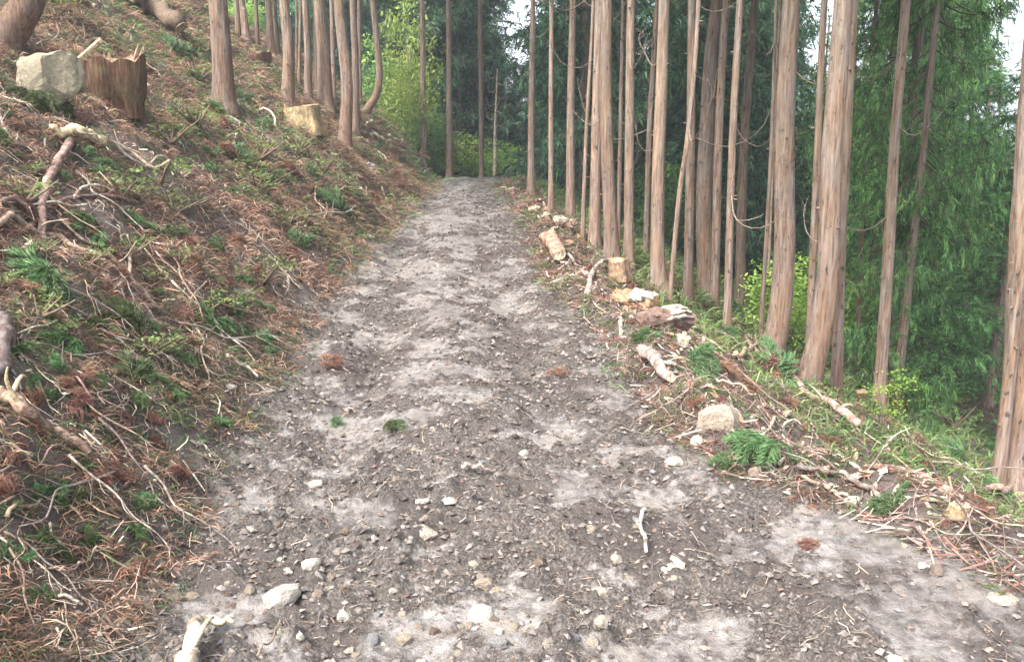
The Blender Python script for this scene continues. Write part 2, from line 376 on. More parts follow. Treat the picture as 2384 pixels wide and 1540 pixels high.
TL = [  # poly, w0, w1, label, kw
 ([(8, 104), (40, 50), (66, 0), (78, -70), (84, -200)], 70, 66, 'thick reddish brown trunk leaning in at the top left corner above the boulder', dict(crown=False, nb=0)),
 ([(522, 246), (516, 120), (505, 0)], 52, 46, 'stout grey brown cedar trunk, the widest on the left bank, right of the square stump', dict(nb=1)),
 ([(574, 96), (566, 30), (562, 0)], 20, 16, 'slim cedar trunk just right of the stoutest trunk on the left bank', {}),
 ([(555, 85), (550, 0)], 12, 11, 'thin shaded trunk tight behind the right side of the stoutest left trunk', {}),
 ([(632, 128), (624, 0)], 20, 15, 'pale slim trunk, left one of a close pair high on the left bank', {}),
 ([(648, 130), (638, 0)], 13, 11, 'thinner trunk, right one of a close pair high on the left bank', {}),
 ([(669, 240), (672, 120), (660, 0)], 32, 24, 'smooth pale tan cedar trunk standing left of the low cut stump', dict(nb=1)),
 ([(690, 160), (689, 0)], 6, 5, 'very thin pole tree between the pale tan trunk and its neighbour', dict(nb=0, crown=False)),
 ([(718, 238), (716, 100), (711, 0)], 20, 15, 'slim straight trunk behind the low cut stump', dict(nb=1)),
 ([(739, 225), (737, 0)], 20, 17, 'dim trunk half hidden behind a broader one on the left bank', {}),
 ([(757, 250), (753, 120), (743, 0)], 38, 28, 'broad shaded trunk behind the right end of the low cut stump', {}),
 ([(802, 346), (808, 210), (798, 100), (788, 0)], 33, 25, 'pale curved cedar trunk rooted lowest on the left bank near the track', dict(nb=1)),
 ([(828, 312), (827, 150), (821, 0)], 20, 16, 'trunk touching the right side of the pale curved one by the track', {}),
 ([(853, 190), (851, 0)], 10, 9, 'thin pale pole tree behind the bank crest left of the hooked trunk', dict(nb=0)),
 ([(850, 264), (876, 222), (884, 170), (878, 90), (868, 0)], 19, 14, 'trunk with a hooked base sweeping right at the end of the left row', dict(nb=1)),
 ([(600, 118), (596, 0)], 11, 9, 'thin pole tree between two slim trunks on the upper left bank', dict(nb=0)),
 ([(696, 205), (700, 0)], 9, 8, 'thin pole tree just left of the slim trunk behind the low stump', dict(nb=0)),
 ([(778, 235), (772, 0)], 12, 10, 'slim pole tree squeezed left of the pale curved trunk', dict(nb=0)),
 ([(838, 240), (836, 0)], 11, 9, 'slim pole tree right of the pale curved trunk pair', dict(nb=0)),
 ([(905, 240), (908, 0)], 7, 6, 'thinnest pole tree against the bright yellow green foliage', dict(nb=0, crown=False)),
 ([(893, 215), (898, 0)], 8, 7, 'very thin pole tree just right of the hooked trunk', dict(nb=1, crown=False)),
 ([(986, 356), (985, 180), (983, 0)], 18, 12, 'lone straight trunk where the left bank meets the bright shrubs', dict(base=30, nb=4)),
 ([(1046, 388), (1046, 200), (1044, 0)], 17, 12, 'darker straight trunk above the top left of the track', dict(base=30, nb=4)),
 ([(1121, 412), (1120, 200), (1118, 0)], 13, 11, 'slender trunk standing directly behind the end of the track', dict(base=30, nb=4)),
 ([(1236, 456), (1238, 200), (1241, 0)], 19, 12, 'straight trunk at the right side of the track crest, left of a thinner one', dict(nb=5)),
 ([(1283, 492), (1283, 200), (1284, 0)], 15, 11, 'thin trunk rising behind the pale wood chunks on the crest', dict(nb=5)),
 ([(1328, 508), (1329, 250), (1334, 0)], 25, 15, 'brown trunk with a wavy base behind the pale wood chunks', dict(nb=4)),
 ([(1356, 565), (1366, 300), (1382, 0)], 12, 8, 'thin leaning pole tree left of the dense middle clump', dict(nb=2, crown=False)),
 ([(1384, 580), (1388, 300), (1395, 0)], 30, 22, 'trunk at the left of the dense middle clump, shaded by its neighbour', dict(base=14.5)),
 ([(1425, 598), (1412, 300), (1413, 0)], 38, 27, 'broad knotty trunk in front of the dense middle clump', dict(nb=3)),
 ([(1440, 560), (1446, 250), (1452, 0)], 12, 10, 'thin trunk between the broad knotty one and its right neighbour', dict(base=16, nb=1)),
 ([(1464, 622), (1465, 300), (1469, 0)], 28, 20, 'straight trunk closing the right of the dense middle clump', dict(nb=3)),
 ([(1503, 612), (1512, 300), (1530, 0)], 15, 12, 'thin shaded trunk just left of the pale tall one with flared base', dict(base=15)),
 ([(1537, 682), (1531, 600), (1532, 400), (1540, 200), (1546, 0)], 38, 27, 'tall pale sided trunk with a flared base behind the torn pale log', dict(nb=2, flare=1.7)),
 ([(1560, 650), (1582, 450), (1600, 330), (1622, 100)], 13, 11, 'thin trunk slanting right between two bigger trunks', dict(base=12, crown=False)),
 ([(1604, 668), (1608, 300), (1612, 0)], 26, 20, 'shaded trunk left of the wide based reddish trunk', dict(base=12.5)),
 ([(1648, 705), (1640, 550), (1640, 400), (1652, 150), (1668, 0)], 46, 30, 'wide based reddish trunk with many dark branch scars', dict(nb=2, flare=1.7)),
 ([(1668, 640), (1675, 300), (1692, 0)], 24, 19, 'greyish trunk behind the right side of the wide based reddish trunk', dict(base=14)),
 ([(1697, 712), (1704, 350), (1722, 0)], 22, 17, 'shaded twin trunk, left of a pair in the right stand', dict(base=12)),
 ([(1722, 716), (1729, 400), (1748, 100), (1757, 0)], 28, 19, 'slightly curved twin trunk, right of a pair in the right stand', dict(nb=4)),
 ([(1776, 700), (1790, 450), (1800, 200)], 12, 9, 'thin pole tree between the twin trunks and the big swept trunk', dict(base=12.5, crown=False)),
 ([(1788, 700), (1797, 450), (1803, 250)], 8, 6, 'hair thin pole tree beside the big swept trunk', dict(base=13.5, crown=False)),
 ([(1790, 828), (1812, 760), (1828, 600), (1828, 320), (1846, 0)], 62, 42, 'big reddish trunk swept left at its base with white resin spots', dict(nb=2, flare=1.2)),
 ([(1888, 790), (1900, 400), (1918, 0)], 20, 16, 'thin trunk left of the thickest right hand trunk with a pale split strip', dict(base=9.5, nb=1)),
 ([(1880, 892), (1904, 800), (1925, 650), (1932, 400), (1960, 0)], 64, 44, 'thickest dark trunk of the right stand rising from a root mound', dict(nb=6, flare=1.2)),
 ([(1952, 868), (1957, 600), (1975, 250), (1988, 0)], 30, 22, 'grey trunk peeping out behind the right of the thickest dark trunk', dict(base=9, nb=4)),
 ([(2055, 860), (2068, 600), (2085, 300), (2110, 0)], 34, 22, 'trunk seen through hanging green foliage on the right slope', dict(base=12, nb=5)),
 ([(2003, 760), (2008, 500), (2020, 300)], 15, 12, 'thin shaded trunk in foliage left of the trunk on the right slope', dict(base=15)),
 ([(2345, 980), (2368, 700), (2390, 300)], 34, 28, 'shaded trunk just left of the big trunk at the right edge', dict(base=8.5)),
 ([(2352, 1130), (2370, 900), (2384, 500), (2410, 100)], 82, 62, 'big reddish trunk at the right edge with pale splintered roots', dict(nb=1, flare=1.7)),
]
for i, (p, a, b_, lb, kw) in enumerate(TL): tree(p, a, b_, lb, **kw)
# small standing dead pole with upturned twigs beyond the crest
b = at(1152, 418, 30); b[2] = float(H(b[0], b[1])); Y = b[1]
root = ob('dead_sapling', None, None, b); tag(root, 'small dead pole with upturned twigs standing behind the end of the track', 'tree')
v, f = tube(spline([b-b, at(1153, 300, Y)-b, at(1158, 160, Y)-b], 12), np.linspace(.085, .02, 12), 8); A = Acc(); A.add(v, f, (.35, .28, .22)); ob('trunk', A.mesh('trunk', M_WOOD, True), root)
for k in range(8):
    q = at(1154+k*.4, 290-k*16, Y)-b; s = -1 if k % 2 else 1
    v, f = tube(spline([q, q+[s*.25, 0, -.05], q+[s*.38, 0, .3+.1*(k % 3)]], 7), np.linspace(.018, .006, 7), 5)
    A = Acc(); A.add(v, f, (.36, .31, .25)); ob('twig', A.mesh('twig', M_WOOD, True), root)

# ------------------------------------------------------------------ background forest
def far_trunk(seed, h=18):
    rr = np.random.default_rng(seed); P = spline([[0, 0, -.5], [rr.normal()*.1, 0, 5], [rr.normal()*.2, 0, 11], [0, 0, h]], 10)
    v, f = tube(P, np.linspace(.17, .04, 10), 8); A = Acc(); A.add(v, f, (.3, .2, .15)); return A.mesh('trunk', M_BARK, True)
FT = [far_trunk(k) for k in range(3)]
BLUE = [crown_mesh('crown', .8, 17, 2.6, 170, 34, .2, .034, 200+k, (.05, .13, .08), (.13, .27, .14), 11) for k in range(2)]
GREEN = [crown_mesh('crown', .6, 16, 2.9, 150, 34, .12, .018, 220+k, (.045, .115, .045), (.19, .36, .115), 20) for k in range(2)]
def bg_tree(x, y, kind, label, s=1.0, group='background cedars', zs=None):
    z = float(H(x, y)); root = ob('cedar_tree', None, None, (x, y, z)); tag(root, label, 'tree', group)
    ob('trunk', FT[R.randrange(3)], root)
    c = ob('crown', R.choice(BLUE if kind == 'b' else GREEN), root)
    root.rotation_euler = (0, 0, R.random()*6.28); root.scale = (s, s, s*(zs or R.uniform(.9, 1.15)))
    return root
# near green cedars on the right slope
for (u, Y, s, zs, lb) in [(2090, 14.5, .68, 1.5, 'bushy green cedar with drooping boughs, left of the right hand group'), (2125, 13, .46, 1.9, 'bushy green cedar in the middle of the right slope group'),
                      (2350, 15, .75, .58, 'shorter bushy cedar under the white sky gap at the right edge'), (2095, 18, .6, 1.8, 'green cedar behind the front pair on the right slope'), (2035, 20, .6, 1.2, 'green cedar behind the thickest dark trunk'),
                      (2265, 20, .75, .6, 'shorter green cedar behind the group on the right slope'), (2430, 18, .7, .62, 'low green cedar at the right edge of the view'), (1950, 26, .8, .85, 'short green cedar in the gap behind the thickest trunk'), (2185, 24, .55, 1.7, 'tall green cedar furthest back on the right slope')]:
    bg_tree((u-1192)/FPX*Y, Y, 'g', lb, s, 'green cedars on the right slope', zs)
pl = []
GAPS = [(1222, 18), (2350, 85), (1887, 18), (2010, 6), (1480, 8)]
for k in range(3000):
    Y = R.uniform(26, 62); u = R.uniform(420, 2560); x = (u-1192)/FPX*Y
    gap = 2.4 + (Y-24)*.02
    if u < 1330 and Y < 37: continue
    if u > 1930 and R.random() < .6: continue
    if any(abs(u-a) < w+1.7/Y*FPX for a, w in GAPS): continue
    if any((x-a)**2+(Y-b)**2 < gap**2 for a, b in pl): continue
    pl.append((x, Y))
pl.sort(key=lambda p: p[1]); pl = pl[:98]
for x, Y in pl:
    u = x/Y*FPX+1192
    side = 'behind the left bank' if u < 900 else 'beyond the end of the track' if u < 1300 else 'behind the right stand of trunks' if u < 1900 else 'down the right slope'
    bg_tree(x, Y, 'g' if (u > 1950 and R.random() < .5) else 'b', 'dark cedar crowded among others '+side, R.uniform(.85, 1.2), 'dark cedars '+side)

for i, (u, Y, s) in enumerate([(1232, 41, .50), (1200, 47, .60), (1255, 52, .72), (2340, 32, .50), (2395, 36, .52), (2290, 38, .66), (1890, 32, .72), (1900, 40, .8), (2010, 34, .8), (1480, 40, .9), (1195, 55, .8), (2290, 44, .85)]):
    bg_tree((u-1192)/FPX*Y, Y, 'b' if i < 3 else 'g', 'shorter young cedar standing under the bright gap in the canopy', s, 'young cedars under canopy gaps')
# broadleaf shrubs / saplings
def leafy(name, Rx, Ry, Rz, nclump, nl, L, seed, c0, c1, stems=5, z0=0.):
    rr = np.random.default_rng(seed); A = Acc()
    for k in range(stems):
        e = rr.normal(size=3)*[Rx*.5, Ry*.5, 0]+[0, 0, z0+Rz*(.9+.7*rr.random())]
        v, f = tube(spline([[0, 0, 0], e*.5+rr.normal(size=3)*.05*Rz, e], 8), np.linspace(.012, .003, 8)*max(1, Rz*.8), 5); A.add(v, f, (.16, .12, .08))
    S_ = A.mesh(name+'_stem', M_WOOD, True); A = Acc()
    cc = rr.normal(size=(nclump, 3)); cc /= np.linalg.norm(cc, axis=1)[:, None]; cc *= (rr.random((nclump, 1))**.4)
    cc = cc*[Rx, Ry, Rz]+[0, 0, z0+Rz]
    C = np.repeat(cc, nl, 0)+rr.normal(size=(nclump*nl, 3))*[.16*Rx, .16*Ry, .07*Rz]
    n = len(C); D = rr.normal(size=(n, 3))*[1, 1, .35]; D /= np.linalg.norm(D, axis=1)[:, None]
    S = np.cross(D, [0, 0, 1]+rr.normal(size=(n, 3))*.4); S /= np.linalg.norm(S, axis=1)[:, None]
    l = (L*(.6+.8*rr.random(n)))[:, None]
    v = np.stack([C, C+D*l*.5+S*l*.24, C+D*l, C+D*l*.5-S*l*.24], 1).reshape(-1, 3)
    b = np.arange(n)[:, None]*4; f = np.stack([b+[0, 1, 2], b+[0, 2, 3]], 1).reshape(-1, 3)
    t = np.repeat(rr.random((nclump, 1)), nl, 0)*.7+rr.random((n, 1))*.3
    A.add(v, f, np.repeat(np.array(c0)*(1-t)+np.array(c1)*t, 4, 0))
    return S_, A.mesh(name+'_leaves', M_SHRUB)
BR = [leafy('shrub', 1.0, 1.0, 1.0, 190, 15, .11, 300+k, (.15, .30, .05), (.50, .66, .15)) for k in range(2)]
BR2 = [leafy('shrub', 1.0, 1.0, 1.0, 260, 22, .10, 310+k, (.08, .19, .05), (.2, .36, .08)) for k in range(2)]
SAP = [leafy('sapling', .45, .45, .4, 40, 12, .055, 320+k, (.16, .28, .04), (.34, .48, .08), 3, .25) for k in range(3)]
WEED = [leafy('weed', .2, .2, .08, 26, 7, .030, 330+k, (.09, .15, .04), (.26, .34, .11), 6, .03) for k in range(4)]
def shrub(data, loc, s, name, label, cat, group=None, rot=None):
    root = ob(name, None, None, loc); tag(root, label, cat, group)
    ob('stem', data[0], root); ob('foliage', data[1], root)
    root.scale = s if hasattr(s, '__len__') else (s, s, s); root.rotation_euler = (0, 0, rot if rot is not None else R.random()*6.28); return root
for (u, Y, zc, s, d, lb) in [
    (962, 33, 4.0, (1.15, 1.1, 3.2), BR, 'tall bright yellow green broadleaf tree right of the hooked trunk'),
    (935, 34, 1.2, (1.5, 1.5, 1.6), BR2, 'mid green shrub below the bright tree at the bank crest'),
    (1000, 31, .9, (1.2, 1.2, 1.2), BR2, 'green shrub between the two leftmost trunks at the crest'),
    (945, 29.5, .9, (.9, .9, 1.2), BR, 'yellow green shrub at the foot of the bright tree'),
    (1085, 33, .2, (1.1, 1.1, 1.0), BR, 'low bright shrub beyond the crest left of the slender trunk'),
    (1175, 32, .2, (1.0, 1.0, .9), BR, 'low bright shrub beyond the crest right of the dead pole'),
    (1540, 26, 0, (1, 1, 1.6), BR2, 'green shrub glimpsed between trunks right of the pale sided trunk'),
    (885, 37, 3.0, (1.1, 1.1, 2.6), BR, 'bright green crown showing behind the hooked trunk'),
    (600, 27, 3.6, (.8, .8, .5), BR, 'bright low shrub on the bank between the slim trunks'),
    (2000, 16, 0, (.9, .9, 1.2), BR, 'pale green sapling clump behind the thickest dark trunk'),
    (1850, 13, 0, (.7, .7, .8), BR, 'light green shrub in the gap between the two swept trunks')]:
    x = (u-1192)/FPX*Y; g = float(H(x, Y)); shrub(d[R.randrange(2)], (x, Y, max(g-.1, zc-1.5 if zc > 2.5 else g-.1) if False else g-.1), s, 'leafy_shrub', lb, 'shrub')
for (u, v, s, lb) in [(2090, 870, 1.1, 'yellow green sapling right of the thickest dark trunk'), (2010, 850, 1.3, 'tall thin yellow green sapling beside the grey trunk'), (2250, 960, .8, 'small yellow green shrub on the slope left of the edge trunk'),
                      (2150, 900, .9, 'light green sapling in the middle of the slope gap'), (2110, 960, .8, 'low light green plant below the slope saplings'), (1990, 880, .8, 'light green plant at the foot of the grey trunk'),
                      (2180, 990, .9, 'bushy pale plant on the slope above the brushwood mound'), (2320, 970, .8, 'yellow flecked shrub beside the right edge trunk'), (1770, 740, .8, 'pale green shrub left of the big swept trunk'), (1870, 780, .9, 'pale green shrub between the two swept trunks'),
                      (130, 60, .8, 'bright green sapling right of the leaning top left trunk'), (2060, 1000, .6, 'small light plant behind the long fallen branch')]:
    p = hit(u, v); shrub(SAP[R.randrange(3)], p, s, 'sapling', lb, 'sapling')

# ------------------------------------------------------------------ stones
def ico(sub):
    import bmesh
    b = bmesh.new(); bmesh.ops.create_icosphere(b, subdivisions=sub, radius=1); b.verts.ensure_lookup_table()
    v = np.array([x.co[:] for x in b.verts]); f = np.array([[q.index for q in p.verts] for p in b.faces]); b.free(); return v, f
I1, I2, I3 = ico(1), ico(2), ico(4)
def stone_mesh(name, seed, flat, c, m=None, base=None, cuts=16, rough=.045):
    rr = np.random.default_rng(seed); v, f = (base or I2); v = v.copy()
    for k in range(cuts):
        n = rr.normal(size=3); n /= np.linalg.norm(n); d = .55+.3*rr.random(); s = v@n-d; v = v-np.outer(np.maximum(s, 0), n)
    v = v*(1+.35*(fbm(v[:, 0]+3+v[:, 2], v[:, 1]-v[:, 2]*.7, 1.6, 4, seed)-.5))[:, None]; v *= [1, .75+.3*rr.random(), flat]; v += rr.normal(size=v.shape)*rough
    v /= np.abs(v[:, 0]).max()
    A = Acc(); A.add(v, f, c); return A.mesh(name, m or M_STONE, False)
PALE, TAN, GREY, BRN, WHT = (.34, .30, .24), (.26, .21, .16), (.20, .19, .185), (.16, .115, .085), (.46, .43, .36)
SM = {}
for cn, c in (('pale', PALE), ('tan', TAN), ('grey', GREY), ('brown', BRN), ('white', WHT)):
    SM[cn] = [stone_mesh('stone', 400+k+len(cn)*31, (.5, .62, .75, .55)[k], c) for k in range(4)]
def put_stone(u, v, w, hgt, cn, label, group=None, name='stone', yaw=None, sink=.25):
    p = hit(u, v+hgt*.25); r = w/FPX*p[1]/2
    o = ob(name, SM[cn][R.randrange(4)]); n = nrm(p[0], p[1]); q = Vector((0, 0, 1)).rotation_difference(Vector(n)).slerp(Matrix.Identity(3).to_quaternion(), .5)
    o.rotation_mode = 'QUATERNION'; o.rotation_quaternion = q @ Matrix.Rotation(yaw if yaw is not None else R.uniform(-.5, .5)+R.choice([0, math.pi]), 3, 'Z').to_quaternion()
    asp = hgt/w; zs = min(1.6, max(.5, asp*1.6)); o.scale = (r, r*1.0, r*zs); o.location = (p[0], p[1]+r*.3, p[2]+r*zs*(sink-.12))
    tag(o, label, 'stone', group); return o
ST = [(660, 1380, 112, 66, 'white', 'largest pale rounded stone lying at the lower left of the track'), (727, 1306, 58, 38, 'white', 'white angular stone above and right of the largest pale stone'), (670, 1325, 26, 32, 'white', 'small white stone just left of the white angular stone'),
 (695, 1477, 34, 32, 'white', 'bright white blocky stone below the largest pale stone'), (798, 1428, 40, 54, 'white', 'upright white stone right of the largest pale stone'), (832, 1415, 24, 34, 'tan', 'narrow tan stone beside the upright white stone'),
 (1115, 1428, 84, 52, 'white', 'white pointed stone in the bottom middle of the track'), (1395, 1376, 58, 32, 'pale', 'cream rounded stone right of the white pointed stone'), (1400, 1446, 46, 44, 'pale', 'cream squat stone below the cream rounded one'),
 (1560, 1316, 84, 28, 'pale', 'flat cream stone below the white bent stick'), (1222, 1052, 32, 32, 'white', 'white upright pebble alone in mid track'), (985, 1237, 78, 24, 'pale', 'long flat cream stone slab left of mid track'),
 (988, 1205, 58, 24, 'tan', 'tan stone just behind the long flat cream slab'), (936, 1486, 52, 36, 'tan', 'pinkish tan stone near the bottom edge left of centre'), (1160, 1492, 62, 36, 'grey', 'greenish grey flat stone at the bottom edge below the pointed stone'),
 (1125, 1356, 62, 22, 'tan', 'orange tinted flat stone above the white pointed stone'), (1098, 1310, 36, 16, 'pale', 'small peach stone above the orange tinted flat stone'), (1214, 1335, 32, 16, 'white', 'small pale chip like stone right of the orange flat stone'),
 (1252, 1310, 40, 24, 'brown', 'brown rounded stone right of the small pale chip'), (465, 1246, 46, 26, 'white', 'pale stone cluster member at the left rim of the track'), (476, 1202, 26, 44, 'tan', 'upright tan stone in the rim cluster on the left'),
 (452, 1170, 30, 32, 'pale', 'topmost pale stone of the rim cluster on the left'), (585, 1230, 26, 24, 'white', 'white pebble right of the left rim cluster'), (405, 1388, 46, 34, 'tan', 'buff stone under the left bank edge'), (443, 1385, 44, 36, 'tan', 'buff stone touching its left twin under the bank'),
 (1675, 975, 112, 80, 'tan', 'big angular tan rock on the right edge of the track'), (1622, 1026, 42, 40, 'white', 'pointed whitish slab below the big angular rock'), (1752, 972, 22, 18, 'white', 'small pale stone right of the big angular rock'),
 (2182, 1326, 40, 36, 'tan', 'buff stone on the smooth mud at the lower right'), (2340, 1398, 92, 26, 'pale', 'flat pale slab near the right edge of the mud'), (1988, 1166, 54, 24, 'white', 'pale stone at the foot of the grey fallen stick'),
 (866, 1490, 34, 34, 'grey', 'grey stone left of the pinkish tan one'), (1012, 1466, 32, 34, 'brown', 'brown stone between tan and greenish stones at the bottom'), (1340, 1480, 30, 28, 'grey', 'grey stone below centre right at the bottom'), (2085, 1536, 56, 16, 'white', 'white stone cut by the bottom edge on the right'),
 (985, 1166, 44, 12, 'white', 'left of two thin white flat stones in mid track'), (1042, 1166, 46, 14, 'white', 'right of two thin white flat stones in mid track'), (1370, 1230, 50, 18, 'tan', 'low tan stone left of the white bent stick'), (1760, 1100, 36, 32, 'tan', 'tan stone between track and brush on the right'),
 (1570, 1075, 60, 26, 'pale', 'pale half buried stone below the pointed slab'), (660, 460, 18, 16, 'white', 'small white stone high on the left bank'), (862, 385, 28, 20, 'grey', 'grey stone jutting from the bank below the pale curved trunk'), (570, 680, 30, 18, 'grey', 'dark grey stone inside the hooked twig on the bank'),
 (1570, 700, 26, 18, 'pale', 'small pale stone by the torn log'), (735, 1125, 40, 14, 'pale', 'thin pale stone at the left side of the track'), (530, 895, 44, 20, 'white', 'white wood like stone at the foot of the left bank')]
for s in ST: put_stone(*s[:5], s[5])
bpy.data.objects
# boulder top left
p = hit(112, 235); r = 74/FPX*p[1]
o = ob('boulder', stone_mesh('boulder', 913, 1.0, (.4, .35, .27), M_BOULDER, I3, 5, .008)); o.scale = (r, r, r*1.15); o.location = (p[0], p[1]+r*.3, p[2]+r*.7); o.rotation_euler = (.1, .45, .3)
tag(o, 'big pale mossy boulder on the left bank beside the square stump', 'boulder')
# scattered individual stones
k = 0; gl = {'white': 'small whitish stone lying loose in the track mud', 'pale': 'small cream stone lying loose in the track mud', 'tan': 'small buff stone lying loose in the track mud', 'grey': 'small grey stone lying loose in the track mud', 'brown': 'small brown stone lying loose in the track mud'}
while k < 215:
    v = 1000+540*R.random()**.75; u = R.uniform(330, 2384) if R.random() < .45 else R.gauss(800, 330)
    if u < 330 or u > 2384 or (u > 1650 and R.random() < .6): continue
    p = hit(u, v); a, b = masks(p[0], p[1])
    if a > .1 or b > .1: continue
    cn = R.choices(['white', 'pale', 'tan', 'grey', 'brown'], [.12, .2, .3, .18, .2])[0]
    w = R.uniform(13, 22)*R.choice([1, 1, 1.6])*(.45+.75*(v-900)/640)
    put_stone(u, v, w, w*R.uniform(.4, .8), cn, gl[cn], 'loose '+cn+' stones in the track', yaw=R.random()*6.28, sink=.15); k += 1

# ------------------------------------------------------------------ sticks, logs, fallen branches
TANW, PINK, GRW, PALEW, DKW, PEEL = (.31, .23, .165), (.38, .27, .21), (.23, .20, .175), (.52, .45, .35), (.10, .065, .045), (.46, .35, .22)
def stick(poly, w0, w1, c, name, label, cat=None, group=None, lift=.3, n=18, bend=0, twigs=0, arch=False):
    hs_ = [hit(*q) for q in poly]; Y0, Y1 = hs_[0][1], hs_[-1][1]; P = []
    for i, (q, h_) in enumerate(zip(poly, hs_)):
        t = i/(len(poly)-1); Y = Y0*(1-t)+Y1*t if arch else h_[1]
        Y = min(Y, h_[1]*.997); P.append(at(*q, Y))
    P = np.array(P); Ym = P[:, 1].mean(); S = spline(P, n); r = np.linspace(w0, w1, n)/FPX*Ym/2
    if not arch:
        g = H(S[:, 0], S[:, 1]); S[:, 2] = np.maximum(S[:, 2], g+r*1.4+.022+.003*S[:, 1])
    rr = np.random.default_rng(len(poly)*7+int(poly[0][0])); S[1:-1] += rr.normal(size=(n-2, 3))*r[1:-1, None]*.18
    b = S[0].copy(); b[2] = float(H(b[0], b[1])); v, f = tube(S-b, r*(.9+.25*rr.random(n)), 9, .12, True, .06, int(poly[0][0]))
    cc = np.array(c)*(.82+.36*rr.random((len(v), 1))); A = Acc(); A.add(v, f, cc); m = A.mesh(name, M_WOOD, True)
    if twigs or w0 > 24:
        root = ob(name, None, None, b); ob('stem', m, root)
        for k in range(twigs):
            i = rr.integers(3, n-3); d = rr.normal(size=3)*[1, .5, .7]+[0, 0, .5]; d /= np.linalg.norm(d); L = min(r.mean()*(8+12*rr.random()), .22)
            Q = spline([S[i]-b, S[i]-b+d*L*.5, S[i]-b+d*L+rr.normal(size=3)*L*.2], 6); v, f = tube(Q, np.linspace(r[i]*.5, r[i]*.15, 6), 5)
            A = Acc(); A.add(v, f, c); ob('twig', A.mesh('twig', M_WOOD, True), root)
        if w0 > 24 and 'root' not in name:
            for e, ix in ((0, 0), (1, -1)):
                T = S[ix]-S[ix+(1 if e == 0 else -1)]; T /= np.linalg.norm(T); v, f = tube([S[ix]-b-T*.003, S[ix]-b+T*.006], [r[ix]*.9]*2, 12)
                A = Acc(); A.add(v, f, (.62, .5, .33)); ob('cut_end', A.mesh('cut_end', M_FRESH), root)
    else: root = ob(name, m, None, b)
    tag(root, label, cat or name.replace('_', ' ').split()[-1], group); return root
